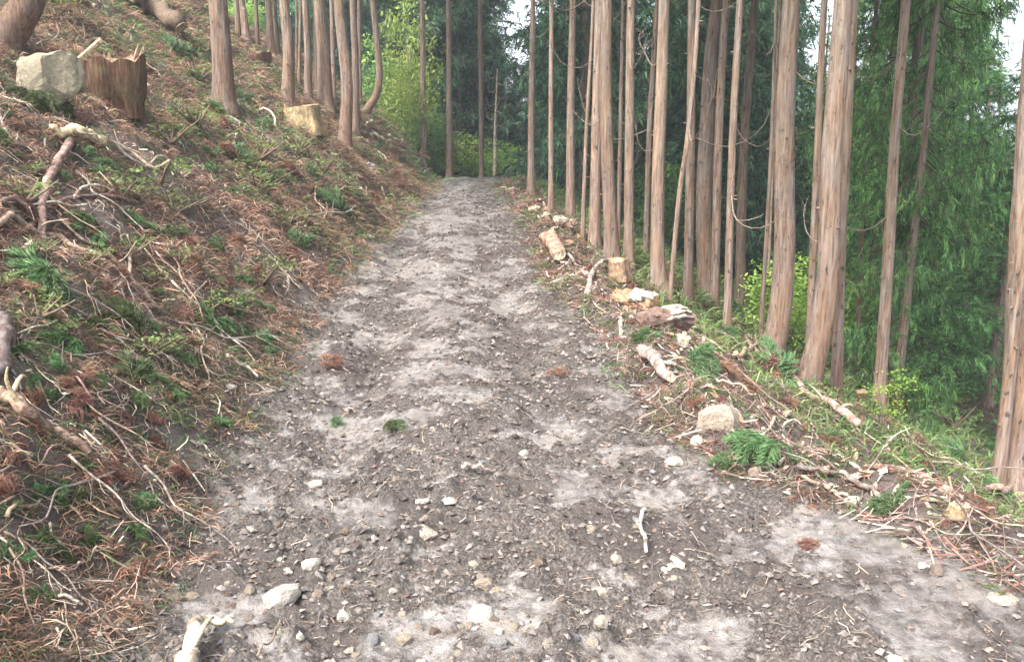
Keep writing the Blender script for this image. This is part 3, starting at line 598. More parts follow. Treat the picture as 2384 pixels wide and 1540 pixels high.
SK = [
 ([(165, 328), (125, 392), (100, 470), (98, 550), (108, 618)], 22, 13, PINK, 'broken_branch', 'thick bent pinkish branch standing arched below the boulder', 'branch', 0, True),
 ([(120, 318), (165, 322), (205, 338), (240, 352)], 16, 26, PEEL, 'torn_branch', 'splintered yellowish branch head on top of the bent pinkish branch', 'branch', 0, False),
 ([(220, 328), (300, 362), (370, 395), (440, 415), (508, 428)], 8, 5, TANW, 'fallen_branch', 'long straight branch running right from the splintered branch head', 'branch', 4, False),
 ([(255, 338), (350, 392), (430, 412), (520, 436)], 6, 4, GRW, 'fallen_branch', 'thin grey branch lying just below the long straight one', 'branch', 3, False),
 ([(108, 482), (160, 460), (230, 455), (290, 463), (345, 492)], 9, 5, PINK, 'arched_branch', 'lower pale arched branch right of the bent pinkish branch', 'branch', 2, True),
 ([(170, 462), (192, 436), (232, 431), (282, 452)], 6, 4, PALEW, 'arched_branch', 'smaller arched twig above the lower arched branch', 'branch', 0, True),
 ([(0, 537), (120, 555), (225, 612), (310, 675), (378, 728)], 15, 12, TANW, 'fallen_pole', 'long thin tan pole sloping down across the left bank', 'pole', 3, False),
 ([(140, 518), (220, 575), (300, 600), (365, 618), (420, 650), (470, 705)], 6, 3, TANW, 'fallen_branch', 'whippy branch parallel above the long tan pole', 'branch', 3, False),
 ([(303, 592), (298, 640), (262, 674)], 9, 6, PALEW, 'hooked_stick', 'pale hooked stick crossing the long tan pole', 'stick', 0, True),
 ([(8, 215), (0, 260), (20, 315), (60, 342), (118, 368)], 7, 5, GRW, 'curved_branch', 'grey curved branch below the boulder at the left edge', 'branch', 2, True),
 ([(590, 778), (562, 742), (541, 705), (553, 678)], 7, 4, PALEW, 'hooked_stick', 'pale hooked twig near the foot of the bank', 'stick', 0, True),
 ([(0, 937), (60, 985), (130, 1030), (208, 1074)], 32, 19, PEEL, 'peeled_log', 'half peeled yellow brown log at the lower left edge', 'log', 2, False),
 ([(0, 1112), (90, 1096), (185, 1075)], 7, 4, PINK, 'fallen_branch', 'thin pale branch under the half peeled log', 'branch', 1, False),
 ([(150, 868), (200, 915), (214, 942)], 6, 4, PINK, 'twig', 'pinkish twig above the half peeled log', 'twig', 0, False),
 ([(140, 1342), (215, 1302), (290, 1280)], 6, 4, PINK, 'twig', 'long pinkish twig on the lower left bank', 'twig', 1, False),
 ([(18, 1218), (60, 1195), (97, 1176)], 11, 8, TANW, 'stick', 'short thick tan stick at the lower left edge', 'stick', 0, False),
 ([(500, 490), (560, 505), (622, 522)], 4, 3, TANW, 'twig', 'straight twig in the greenery of the mid bank', 'twig', 0, False),
 ([(562, 355), (546, 338), (552, 312), (568, 306)], 6, 4, PALEW, 'hooked_stick', 'white hooked twig high on the bank', 'stick', 0, True),
 ([(640, 295), (638, 270), (618, 252), (600, 258)], 5, 4, PALEW, 'hooked_stick', 'pale curled twig below the stoutest left trunk', 'stick', 0, True),
 ([(530, 842), (570, 862), (602, 888)], 8, 5, PALEW, 'stick', 'pale bent stick at the foot of the left bank', 'stick', 0, False),
 ([(105, 8), (160, 12), (222, 28)], 15, 12, PALEW, 'fallen_log', 'short pale log at the top left right of the leaning trunk', 'log', 0, False),
 ([(138, 1405), (195, 1422)], 9, 6, PALEW, 'stick', 'short pale stick near the bottom left corner', 'stick', 0, False),
 ([(302, 22), (350, 55), (425, 90)], 44, 34, DKW, 'mossy_log', 'dark mossy log lying high on the bank behind the stump', 'log', 2, False),
 ([(850, 298), (900, 325), (948, 356)], 7, 5, PALEW, 'pale_pole', 'upper of the pale poles laid on the bank past the curved trunk', 'pole', 0, False),
 ([(862, 318), (905, 338), (940, 362)], 6, 5, PALEW, 'pale_pole', 'lower of the pale poles laid on the bank past the curved trunk', 'pole', 0, False),
 ([(625, 600), (655, 635), (702, 682)], 5, 3, TANW, 'twig', 'thin twig across the bare lower bank', 'twig', 0, False),
 ([(0, 470), (30, 462), (60, 480), (72, 505)], 12, 7, PINK, 'curved_branch', 'short curled branch at the left edge beside the arched branches', 'branch', 0, True),
 ([(1300, 0+620), (1275, 585), (1262, 570)], 34, 18, (.55, .33, .2), 'torn_log', 'torn orange and white wood chunk right of the track', 'log', 0, False),
 ([(1618, 772), (1700, 776), (1785, 782)], 6, 4, (.36, .34, .17), 'fallen_pole', 'straight greenish pole beside the striped torn log', 'pole', 0, False),
 ([(1605, 775), (1680, 822), (1755, 845)], 6, 4, TANW, 'fallen_branch', 'thin branch running down right from the striped torn log', 'branch', 1, False),
 ([(1712, 836), (1764, 798)], 9, 8, PEEL, 'stick', 'short tan stick leaning at the foot of the big swept trunk', 'stick', 0, False),
 ([(1735, 788), (1790, 848), (1850, 898), (1930, 952), (1998, 1006)], 13, 17, PINK, 'fallen_branch', 'long pinkish branch running down past the root mound', 'branch', 5, False),
 ([(2030, 1078), (2100, 1094), (2150, 1115), (2205, 1150)], 14, 30, PINK, 'broken_log', 'thick pale pink log broken at its lower end on the right verge', 'log', 1, True),
 ([(2215, 1182), (2190, 1118), (2150, 1048)], 8, 5, DKW, 'standing_stick', 'brown stick leaning up over the broken pink log', 'stick', 0, True),
 ([(2302, 1188), (2285, 1145), (2258, 1100), (2268, 1060)], 10, 5, TANW, 'standing_stick', 'bowed tan stick rising right of the broken pink log', 'stick', 0, True),
 ([(1855, 1104), (1945, 1112), (2015, 1148), (2050, 1175)], 12, 14, GRW, 'fallen_branch', 'grey barked branch lying along the right verge', 'branch', 3, False),
 ([(1865, 1122), (1920, 1145), (1972, 1166)], 9, 8, (.40, .38, .26), 'stick', 'greenish pale stick under the grey barked branch', 'stick', 0, False),
 ([(2292, 1150), (2340, 1158), (2384, 1168)], 17, 13, PINK, 'fallen_log', 'short pinkish log at the right edge below the big trunk', 'log', 0, False),
 ([(2048, 1048), (2075, 1020), (2098, 992)], 8, 6, PALEW, 'forked_stick', 'pale forked stick rising beside the dark stub', 'stick', 2, True),
 ([(2064, 1062), (2060, 1010), (2050, 972)], 20, 12, DKW, 'dark_stub', 'dark upright broken stub behind the pale forked stick', 'stub', 0, True),
 ([(1698, 1036), (1758, 1068)], 17, 12, PINK, 'wood_slab', 'split pinkish wood piece below the big angular rock', 'wood', 0, False),
 ([(1503, 1206), (1484, 1236), (1500, 1262), (1504, 1302)], 11, 8, WHT, 'bent_stick', 'white bent stick lying in the middle of the track', 'stick', 0, False),
 ([(1775, 1012), (1825, 1000), (1868, 1004)], 7, 5, PALEW, 'stick', 'thin pale stick right of the big angular rock', 'stick', 1, False),
 ([(1522, 872), (1572, 862)], 10, 9, PALEW, 'stick', 'short blunt pale stick resting on the half buried log', 'stick', 0, False),
 ([(1492, 842), (1530, 872), (1562, 905)], 30, 22, (.42, .33, .28), 'buried_log', 'half buried dull pink log on the right rim of the track', 'log', 0, False),
 ([(1368, 682), (1378, 635), (1405, 606), (1438, 612)], 12, 8, PALEW, 'curved_root', 'pale root arching over the right rim', 'root', 2, True),
 ([(1392, 702), (1382, 664), (1396, 628)], 8, 6, DKW, 'standing_stick', 'dark upright stick under the arching pale root', 'stick', 0, True),
 ([(1446, 782), (1444, 746)], 9, 9, WHT, 'wood_chip', 'white upright splinter left of the striped torn log', 'splinter', 0, True),
 ([(1700, 750), (1760, 800), (1800, 850)], 7, 5, TANW, 'fallen_branch', 'branch crossing behind the greenish pole', 'branch', 1, False),
 ([(1640, 870), (1700, 905), (1760, 930)], 7, 5, PALEW, 'fallen_branch', 'pale twiggy branch above the big angular rock', 'branch', 2, False),
 ([(1075, 1102), (1110, 1098), (1155, 1100)], 12, 5, PALEW, 'bark_strip', 'frayed pale bark strip lying across mid track', 'bark', 0, False),
 ([(430, 1580), (452, 1520), (480, 1472), (545, 1464)], 50, 14, (.5, .43, .32), 'bent_root', 'thick pale bent root at the bottom edge left of centre', 'root', 1, False),
 ([(600, 1540), (640, 1490), (665, 1460)], 5, 4, TANW, 'twig', 'thin bowed twig at the bottom below the largest pale stone', 'twig', 0, False),
 ([(2120, 1240), (2160, 1275)], 8, 5, TANW, 'stick', 'short stick on the mud below the broken pink log', 'stick', 0, False),
 ([(2340, 985), (2280, 988), (2230, 1010)], 10, 6, GRW, 'fallen_branch', 'grey branch running left from the right edge trunk', 'branch', 3, False),
 ([(0, 780), (15, 800), (10, 850), (0, 890)], 46, 30, GRW, 'grey_log', 'grey weathered log end cut by the left edge', 'log', 0, False),
]
for (p, a, b_, c, nm, lb, ct, tw, ar) in SK: stick(p, a, b_, c, nm, lb, ct, None, twigs=tw, arch=ar)

# stumps
def stump(u, v, w, hpx, label, seed, fresh=False, ragged=.25):
    p = hit(u, v); r = w/FPX*p[1]/2; hh = hpx/FPX*p[1]; rr = np.random.default_rng(seed)
    root = ob('tree_stump', None, None, p); tag(root, label, 'stump')
    ns = 28; P = []; th = np.arange(ns)/ns*2*np.pi; V = []; F = []
    topo = hh*(1-ragged*rr.random(ns)); topo = (topo+np.roll(topo, 1)+np.roll(topo, 2)+np.roll(topo, -1))/4+hh*.1*np.cos(th-.6)
    lv = [-.3, 0, .15, .4, .7, 1.]
    fl = 1+.12*np.sin(th*5+seed)+.08*rr.normal(size=ns)
    for l in lv:
        k = r*(1+(.4 if fresh else -.22+.0)*np.exp(-max(l, 0)/.35))*(1+(fl-1)*(1-.4*max(l, 0))); z = topo*l if l > 0 else np.full(ns, l*hh)
        V.append(np.stack([np.cos(th)*k, np.sin(th)*k, z], 1))
    V.append(np.stack([np.cos(th)*r*.8, np.sin(th)*r*.8, topo-.06*hh], 1))
    V.append(np.stack([np.cos(th)*r*.4, np.sin(th)*r*.4, np.full(ns, hh*(.75 if not fresh else .93))], 1))
    for i in range(len(V)-1):
        for j in range(ns): a = i*ns+j; b = i*ns+(j+1) % ns; F += [(a, b, b+ns), (a, b+ns, a+ns)]
    nb_ = (5)*ns*2
    V = np.vstack(V+[np.array([[0, 0, hh*.7 if not fresh else hh*.95]])]); c = len(V)-1; n0 = (len(lv)+1)*ns
    for j in range(ns): F.append((c, n0+j, n0+(j+1) % ns))
    F = np.array(F); A = Acc(); A.add(V, F[:nb_], np.array([(.34, .24, .13) if fresh else (.2, .15, .1)])*(.5+.7*rr.random((len(V), 1)))); ob('stump_bark', A.mesh('stump_bark', M_STUMP if not fresh else M_FRESH, True), root)
    A = Acc(); A.add(V, F[nb_:], (.50, .38, .22) if fresh else (.22, .14, .09)); ob('cut_face', A.mesh('cut_face', M_FRESH), root)
    for k in range(3):
        a = rr.random()*6.28; q = np.array([math.cos(a)*r*.85, math.sin(a)*r*.85, hh*.7]); d = np.array([math.cos(a)*.3, math.sin(a)*.3, .8])*hh*(.25+.25*rr.random())
        v, f = tube([q, q+d*.6, q+d], [r*.09, r*.06, r*.01], 4); A = Acc(); A.add(v, f, (.42, .30, .17)); ob('splinter', A.mesh('splinter', M_FRESH), root)
    return root, p, r, hh
rt, p, r, hh = stump(268, 238, 148, 122, 'old dark square sided stump with a ragged top beside the boulder', 3, False, .55)
A = Acc(); v, f = tube([np.array([-r*.75, -r*1.05, hh*.55]), np.array([r*.25, -r*.98, hh*1.02])], [r*.05, r*.07], 5); A.add(v, f, (.52, .37, .22)); ob('torn_strip', A.mesh('torn_strip', M_FRESH), rt)
stump(868*0+880*0+878*0+705, 300, 76, 52, 'low fresh cut stump with yellow sides under the left row of trunks', 5, True, .1)
stump(1440, 640, 44, 42, 'orange sided cut stump on the right rim at the foot of the middle clump', 8, True, .3)
stump(1632, 690, 26, 16, 'tiny pale topped stump at the foot of the wide based trunk', 11, True, .2)
stump(600, 150, 60, 30, 'broken root stump high on the bank between trunks', 14, False, .5)
stump(2005, 935, 26, 30, 'mossy pale topped stub right of the root mound', 17, False, .3)
stump(2232, 1195, 44, 26, 'short sawn chunk with a yellow end at the broken pink log', 19, True, .1)

# striped torn log on the right rim, pale chunks at the crest
def torn(u, v, w, h_, yaw, label, nsl, seed, c=(.52, .45, .35), c2=(.20, .14, .10)):
    p = hit(u, v); s = w/FPX*p[1]; rr = np.random.default_rng(seed); root = ob('splintered_log', None, None, p); root.rotation_euler = (0, 0, yaw); tag(root, label, 'log')
    rad = h_/FPX*p[1]/2
    v_, f = tube(spline([[-s*.5, 0, rad*.6], [0, rad*.1, rad*.8], [s*.5, 0, rad*.4]], 12), np.linspace(rad*.9, rad, 12), 14, .2, True, .15, seed)
    v_ = v_+rr.normal(size=v_.shape)*rad*.10; A = Acc(); A.add(v_, f, np.array(c2)*(.5+.8*rr.random((len(v_), 1)))); ob('log_core', A.mesh('log_core', M_WOOD), root)
    for k in range(nsl):
        a0 = .25+2.1*k/max(1, nsl-1)+.08*rr.normal(); x0 = s*(.0+.07*rr.normal()); x1 = s*(.42+.09*rr.normal())
        c0 = np.array([0, -math.cos(a0)*rad*1.02, rad*.6+math.sin(a0)*rad*1.02]); q = np.linspace(0, 1, 5)[:, None]
        P = c0+np.array([1, 0, 0])*(x0+(x1-x0)*q)+np.array([0, 0, 1.])*rad*.12*np.sin(q*3)+rr.normal(size=(5, 3))*rad*.03
        v_, f = tube(P, np.array([.6, 1, .9, 1, .5])*rad*1.5/nsl*(.8+.4*rr.random()), 5, .3); A = Acc(); A.add(v_, f, np.array(c)*(.75+.4*rr.random())); ob('splinter', A.mesh('splinter', M_FRESH), root)
    return root
torn(1548, 765, 125, 60, .45, 'torn log striped with pale splinters on the right rim of the track', 9, 1)
torn(1475, 715, 105, 48, -.6, 'torn log with white and orange faces behind the striped one', 5, 2, (.56, .52, .44), (.34, .17, .10))
for (u, v, w, h_, lb, sd_) in [(1312, 530, 44, 26, 'palest chunk of torn wood at the right of the crest rim', 3), (1275, 512, 34, 18, 'pale wood chunk left of the palest one on the crest rim', 4), (1245, 492, 30, 14, 'small pale wood chunk further up the crest rim', 5), (1190, 448, 24, 12, 'buff wood chunk nearest the end of the track', 6), (1590, 800, 50, 26, 'mossy yellow chunk under the striped torn log', 7)]:
    torn(u, v, w, h_, sd_*1.1, lb, 3, sd_, (.54, .48, .36), (.44, .35, .23))

# root mound under the swept trunks: earth clod
for (u, v, w, lb, sd_) in [(1850, 880, 120, 'dark earth and root mound between the two swept trunks', 31), (2290, 1000, 190, 'brushy brown earth mound left of the right edge trunk', 32)]:
    p = hit(u, v); r = w/FPX*p[1]/2; vv, ff = I3; rr = np.random.default_rng(sd_)
    v2 = vv*(1+.5*(fbm(vv[:, 0]*1.+vv[:, 2]*2, vv[:, 1]*1.-vv[:, 2], 2, 4, sd_)-.5))[:, None]+rr.normal(size=vv.shape)*.02
    root = ob('root_mound', None, None, p+np.array([0, r*.3, 0])); tag(root, lb, 'mound')
    A = Acc(); A.add(v2*[r, r*.9, r*.5], ff, (.085, .055, .042)); ob('earth', A.mesh('earth', M_LITTER), root)
    A = Acc(); n = 900; d = rr.normal(size=(n, 3)); d[:, 2] = np.abs(d[:, 2]); d /= np.linalg.norm(d, axis=1)[:, None]
    v_, f, c = strands(d*[r*.95, r*.85, r*.48], d+rr.normal(size=(n, 3))*.8, r*.45*(.4+rr.random(n)), .006, np.tile([.17, .10, .07], (n, 1))*(.5+rr.random((n, 1))), rr); A.add(v_, f, c)
    tag(ob('roots', A.mesh('roots', M_LITTER), root), kind='stuff')

# ------------------------------------------------------------------ cedar fronds and ferns (cut slash)
def frond_mesh(seed, L, c0, c1, curl=.25):
    rr = np.random.default_rng(seed); P = spline([[0, 0, .02], [L*.3, .05*rr.normal(), L*.16], [L*.65, .1*rr.normal()*L, L*.16], [L, .12*rr.normal()*L, -L*curl*.2]], 12)
    A = Acc(); v, f = tube(P, np.linspace(.006, .002, 12), 4); A.add(v, f, (.16, .11, .06))
    for k in range(22):
        t = .08+.92*k/21; i = t*11; a = P[int(min(i, 10))]+(P[min(int(i)+1, 11)]-P[int(min(i, 10))])*(i-int(i)); s = 1 if k % 2 else -1
        l = L*.5*(1-.6*t)*(.6+.7*rr.random()); d = np.array([.95, s*.55, .15])+rr.normal(size=3)*.22; d /= np.linalg.norm(d)
        Q = spline([a, a+d*l*.5+[0, 0, l*.1], a+d*l+[0, 0, -l*.4]], 7)
        v, f = tube(Q, np.linspace(.003, .0015, 7), 3, cap=False); A.add(v, f, np.array(c0))
        n = 30; tt = rr.random(n); C = np.stack([np.interp(tt*6, range(7), Q[:, j]) for j in range(3)], 1); D = d*1.6+rr.normal(size=(n, 3))*.38+[0, 0, -.15]
        sh = rr.random((n, 1))**1.4; v, f, c = strands(C, D, .085*(.6+.8*rr.random(n)), .0062, np.array(c0)*(1-sh)+np.array(c1)*sh, rr, droop=.3); A.add(v, f, c)
    return A.mesh('frond', M_SHRUB)
FG = [frond_mesh(500+k, .42, (.055, .12, .045), (.22, .36, .15)) for k in range(4)]
FD = [frond_mesh(520+k, .40, (.055, .09, .035), (.20, .24, .10)) for k in range(3)]
FB = [frond_mesh(540+k, .40, (.17, .085, .06), (.42, .24, .165)) for k in range(3)]
def frond(data, u, v, wpx, name, label, cat, group=None, yaw=None, nf=3):
    p = hit(u, v); s = wpx/FPX*p[1]/.55; n = nrm(p[0], p[1])
    root = ob(name, None, None, p); tag(root, label, cat, group)
    root.rotation_mode = 'QUATERNION'; root.rotation_quaternion = Vector((0, 0, 1)).rotation_difference(Vector(n)) @ Matrix.Rotation(yaw if yaw is not None else R.random()*6.28, 3, 'Z').to_quaternion()
    root.scale = (s, s, s)
    for k in range(nf):
        o = ob('frond', data[R.randrange(len(data))], root, (R.uniform(-.1, .02), R.uniform(-.08, .08), R.uniform(0.01, .07))); o.rotation_euler = (R.uniform(-.4, .4), R.uniform(-.35, .2), (k-(nf-1)/2)*.5+R.uniform(-.2, .2))
    return root
dn = -1.3
for (u, v, w, d, lb) in [
 (790, 500, 75, FG, 'dense round green cedar tuft at the bank foot near the track bend'), (1478, 800, 70, FG, 'blue green cedar bunch on the right rim left of the striped log'), (1600, 850, 90, FG, 'bright green cedar frond below the striped torn log'),
 (1790, 885, 110, FG, 'fresh green cedar spray over the long pinkish branch'), (1800, 1045, 130, FG, 'wide dark green cedar spray right of the big angular rock'), (1930, 1040, 90, FD, 'yellowish cedar spray on the right verge'), (2090, 1188, 100, FG, 'low green cedar spray on the mud below the broken log'),
 (310, 895, 120, FD, 'olive cedar frond combed downhill on the lower left bank'), (300, 770, 120, FD, 'large arching olive frond on the left bank'), (150, 790, 110, FG, 'bright fern like frond below the left green bush'), (470, 740, 90, FG, 'grassy green frond in the middle of the left bank'),
 (590, 800, 70, FG, 'bright green frond nearest the track on the left bank'), (545, 760, 70, FG, 'green frond just above the one nearest the track'), (380, 560, 90, FD, 'olive frond hanging over a dark hollow in mid bank'), (120, 650, 140, FG, 'left green bush of cut cedar below the bent branch'),
 (220, 540, 90, FG, 'blue green spray beside the whippy branch'), (350, 1190, 70, FG, 'green tuft on the lower left bank'), (300, 1225, 70, FG, 'bright grassy spray left of the lower green tuft'), (490, 980, 60, FG, 'blue green sprig at the bank foot'), (400, 130, 80, FG, 'blue green cedar spray behind the stump'),
 (120, 1170, 70, FG, 'bright green flat sprig by the short thick stick'), (70, 230, 90, FD, 'dark green sprays at the foot of the boulder'), (20, 330, 60, FG, 'green sprig at the left edge below the boulder'), (640, 300, 60, FG, 'green spray beside the low fresh cut stump'), (520, 270, 60, FG, 'green spray under the stoutest left trunk'),
 (2250, 1080, 90, FG, 'blue green spray beside the bowed tan stick'), (2310, 1150, 60, FG, 'green sprays at the foot of the right edge trunk'), (1680, 720, 90, FG, 'green cedar spray behind the rim near the wide based trunk'), (900, 1000, 60, FD, 'dull olive frond pressed flat into the track'), (770, 980, 36, FG, 'small green sprig on the left wheel path'),
 (755, 860, 60, FB, 'rust coloured frond lying on the left side of the track'), (780, 640, 40, FG, 'yellow green tuft at the bank foot'), (330, 1350, 80, FB, 'rust coloured frond hanging down the lower left bank'), (430, 1115, 70, FB, 'rust brown bark like frond at the bank foot'), (1310, 880, 50, FB, 'dull brown frond trodden into the right wheel path'),
 (1700, 1090, 70, FG, 'sparse green sprig below the split pinkish wood'), (1900, 1280, 60, FB, 'small rust frond on the smooth mud at the lower right')]:
    frond(d, u, v, w, 'cedar_frond', lb, 'frond', None, None, 4 if w > 80 else 3)
# shared looks
cnt = 0
while cnt < 230:
    left = R.random() < .72
    if left: u = R.uniform(0, 900); v = R.uniform(120, 1480)
    else: u = R.uniform(1330, 2384); v = R.uniform(600, 1250)
    p = hit(u, v); a, b = masks(p[0], p[1])
    if p[1] > 24: continue
    if left and (a < .15 or a > 9): continue
    if (not left) and (b < .1 or b > 3): continue
    t = R.random(); d, nm, cl = (FG, 'green', 'g') if t < .26 else (FD, 'olive', 'd') if t < .48 else (FB, 'rust brown', 'b')
    side = 'left bank' if left else 'right verge'
    frond(d, u, v, min(R.uniform(30, 75)*(.5+.6*v/1200), 90), 'cedar_frond', f'{nm} cut cedar frond among the twigs on the {side}', 'frond', f'{nm} fronds on the {side}', None, 3); cnt += 1
cnt = 0
while cnt < 40:
    left = R.random() < .75
    u, v = (R.uniform(0, 950), R.uniform(150, 900)) if left else (R.uniform(1400, 2384), R.uniform(700, 1080))
    p = hit(u, v); a, b = masks(p[0], p[1])
    if p[1] > 24 or (left and a < .3) or (not left and b < .5) or (u < 380 and 60 < v < 400): continue
    s = R.uniform(.7, 1.5); side = 'left bank' if left else 'right slope'
    shrub(WEED[R.randrange(4)], p, s*min(1.6, max(.7, p[1]/7)), 'seedling', f'small yellow green leafy seedling growing on the {side}', 'seedling', f'leafy seedlings on the {side}'); cnt += 1

BRM = []
for k in range(6):
    rr = np.random.default_rng(700+k); P = spline(np.cumsum(np.vstack([[0, 0, .02], np.stack([np.full(5, .2), rr.normal(size=5)*.05, rr.normal(size=5)*.03], 1)]), 0), 16); P[:, 2] = np.abs(P[:, 2])+.012
    A = Acc(); v, f = tube(P, np.linspace(.011, .004, 16), 6, .3); A.add(v, f, [TANW, GRW, PINK, PALEW, GRW, TANW][k])
    for q in (4, 7, 10, 13):
        d = np.array([.6, rr.choice([-1, 1])*.7, .3*rr.random()]); v, f = tube(spline([P[q], P[q]+d*.1, P[q]+d*(.16+.15*rr.random())+[0, 0, .05*rr.normal()]], 5), np.linspace(.005, .0015, 5), 4); A.add(v, f, [TANW, GRW, PINK, PALEW, GRW, TANW][k])
    BRM.append(A.mesh('cut_branch', M_WOOD, True))
cnt = 0
while cnt < 110:
    left = R.random() < .7
    u, v = (R.uniform(-20, 950), R.uniform(100, 1480)) if left else (R.uniform(1380, 2384), R.uniform(640, 1250))
    p = hit(u, v); a, b = masks(p[0], p[1])
    if p[1] > 22 or (left and a < .2) or (not left and (b < 0.05 or b > 3)): continue
    n = nrm(p[0], p[1], .2); s = R.uniform(.3, 1.0)*(.22+.13*p[1]); o = ob('cut_branch', BRM[R.randrange(6)], None, p+n*.01); o.rotation_mode = 'QUATERNION'
    yaw = R.gauss(-.7, .7) if left else R.gauss(-.8, .8)
    o.rotation_quaternion = Vector((0, 0, 1)).rotation_difference(Vector(n)) @ Matrix.Rotation(yaw, 3, 'Z').to_quaternion(); o.scale = (s, s, s*.9)
    side = 'left bank' if left else 'right verge'
    tag(o, f'thin cut branch with side twigs lying in the litter on the {side}', 'branch', f'cut branches on the {side}'); cnt += 1

CH = []
for k in range(6):
    rr = np.random.default_rng(800+k); v, f = tube(np.array([[-.5, 0, 0], [-.15, .03*rr.normal(), .04], [.2, .04*rr.normal(), .03], [.5, 0, 0]]), np.array([.12, .17, .16, .08])*(.8+.5*rr.random()), 6, .5, True, 0, k)
    v[:, 0] *= 1+.2*rr.normal(size=len(v)); A = Acc(); A.add(v, f, [(.50, .43, .31), (.42, .33, .22), (.36, .24, .16), (.54, .50, .41), (.34, .20, .12), (.46, .40, .32)][k]); CH.append(A.mesh('wood_chunk', M_FRESH))
RIM = [(1165, 425), (1215, 462), (1260, 505), (1330, 530), (1285, 590), (1330, 640), (1400, 655), (1440, 700), (1520, 760), (1570, 820), (1610, 880), (1640, 930), (1760, 1010), (1850, 1060), (1980, 1080), (2120, 1140), (2240, 1180)]
for k in range(230):
    q = R.random()**.9*(len(RIM)-1.001); i_ = int(q); u = RIM[i_][0]+(RIM[i_+1][0]-RIM[i_][0])*(q-i_)+R.gauss(8, 16+q*1.6); v = RIM[i_][1]+(RIM[i_+1][1]-RIM[i_][1])*(q-i_)+R.gauss(0, 9+q)
    p = hit(u, v); n = nrm(p[0], p[1], .15); sc = R.uniform(12, 40)*(.55+.04*q)/FPX*p[1]
    o = ob('wood_chunk', CH[R.randrange(6)], None, p+n*sc*.12); o.rotation_mode = 'QUATERNION'; o.rotation_quaternion = Vector((0, 0, 1)).rotation_difference(Vector(n)) @ Matrix.Rotation(R.random()*6.28, 3, 'Z').to_quaternion() @ Matrix.Rotation(R.gauss(0, .3), 3, 'Y').to_quaternion(); o.scale = (sc, sc*R.uniform(.7, 1.3), sc*R.uniform(.6, 1.2))
    w_ = 'near the crest' if q < 4 else 'beside the striped torn log' if q < 10 else 'near the big angular rock'
    tag(o, f'pale split wood chunk lying on the right rim {w_}', 'wood', f'wood chunks on the right rim {w_}')

# ------------------------------------------------------------------ uncountable litter
def scatter(n, side, ymin=1.6, ymax=26, wmax=7, pw=1.):
    Y = np.exp(rng.uniform(np.log(ymin), np.log(ymax), n*2)); el = np.interp(Y, YK, XL); er = np.interp(Y, YK, XR)
    if side == 'left': x = el-rng.random(n*2)**pw*wmax+.12
    elif side == 'right': x = er+rng.random(n*2)**pw*wmax-.12
    else: x = el+(er-el)*rng.random(n*2)
    k = np.abs(x) < .72*Y+.8; return x[k][:n], Y[k][:n]
def sticks_mesh(name, x, y, L, W, cols, label, tilt=.25, lift=.012, mat_=M_LITTER):
    n = len(x); th = rng.random(n)*6.283; el_ = rng.normal(size=n)*tilt
    e = .05; z = H(x, y); gx = (H(x+e, y)-H(x-e, y))/(2*e); gy = (H(x, y+e)-H(x, y-e))/(2*e); gx = np.clip(gx, -1.5, 1.5); gy = np.clip(gy, -1.5, 1.5)
    D = np.stack([np.cos(th), np.sin(th), gx*np.cos(th)+gy*np.sin(th)+el_], 1); D /= np.linalg.norm(D, axis=1)[:, None]
    S = np.cross(D, np.array([0, 0, 1.])); S /= np.linalg.norm(S, axis=1)[:, None]+1e-9; U_ = np.cross(S, D)
    C = np.stack([x, y, z+lift+W*.4], 1); L_ = L[:, None]; W_ = W[:, None]
    bend = rng.normal(size=(n, 1))*.13*L_
    a, m_, b = C-D*L_*.5, C+S*bend+U_*np.abs(bend)*.3, C+D*L_*.5
    rings = []
    for q, k in ((a, .5), (m_, .45), (b, .25)):
        rings += [q+S*W_*k, q-S*W_*k*.6+U_*W_*k*.8, q-S*W_*k*.5-U_*W_*k*.8]
    v = np.stack(rings, 1).reshape(-1, 3); B = np.arange(n)[:, None]*9; fs = []
    for r0 in (0, 3):
        for j in range(3):
            p, q = r0+j, r0+(j+1) % 3; fs += [[p, q, q+3], [p, q+3, p+3]]
    f = (B[:, None, :]*1+np.array(fs)[None]).reshape(-1, 3)
    c = cols[rng.integers(len(cols), size=n)]*(.6+.8*rng.random((n, 1)))
    A = Acc(); A.add(v, f, np.repeat(c, 9, 0)); return tag(ob(name, A.mesh(name, mat_)), label, 'litter', None, 'stuff')
CT = np.array([TANW, PINK, GRW, GRW, PALEW, (.16, .10, .075), (.12, .08, .06), (.10, .07, .055), (.2, .12, .085), (.26, .14, .095)])
xl_, yl_ = scatter(24000, 'left'); n = len(xl_)
sticks_mesh('twig_litter', xl_, yl_, (.03+.24*rng.random(n)**4)*(.7+yl_*.07), (.0025+.008*rng.random(n)**3)*(.7+yl_*.1), CT, 'brown and tan twigs strewn all over the left bank', .35, .015)
x_, y_ = scatter(12000, 'right', wmax=3.5, pw=1.3); n = len(x_)
sticks_mesh('brushwood_litter', x_, y_, (.04+.24*rng.random(n)**2.3)*(.7+y_*.05), (.003+.009*rng.random(n)**2)*(.7+y_*.08), CT, 'tan twigs and bark bits along the right verge', .4, .02)
x_, y_ = scatter(16000, 'road'); n = len(x_)
k = (1-smooth_mask(x_, y_)) > rng.random(n)*.9; x_, y_ = x_[k], y_[k]; n = len(x_)
sticks_mesh('track_litter', x_, y_, (.02+.09*rng.random(n)**2.5)*(.7+y_*.05), (.002+.004*rng.random(n)**2)*(.7+y_*.08), np.array([GRW, TANW, (.09, .07, .06), (.07, .055, .045), (.12, .095, .08), (.2, .17, .13)]), 'small twigs trodden into the muddy track', .15, .006)
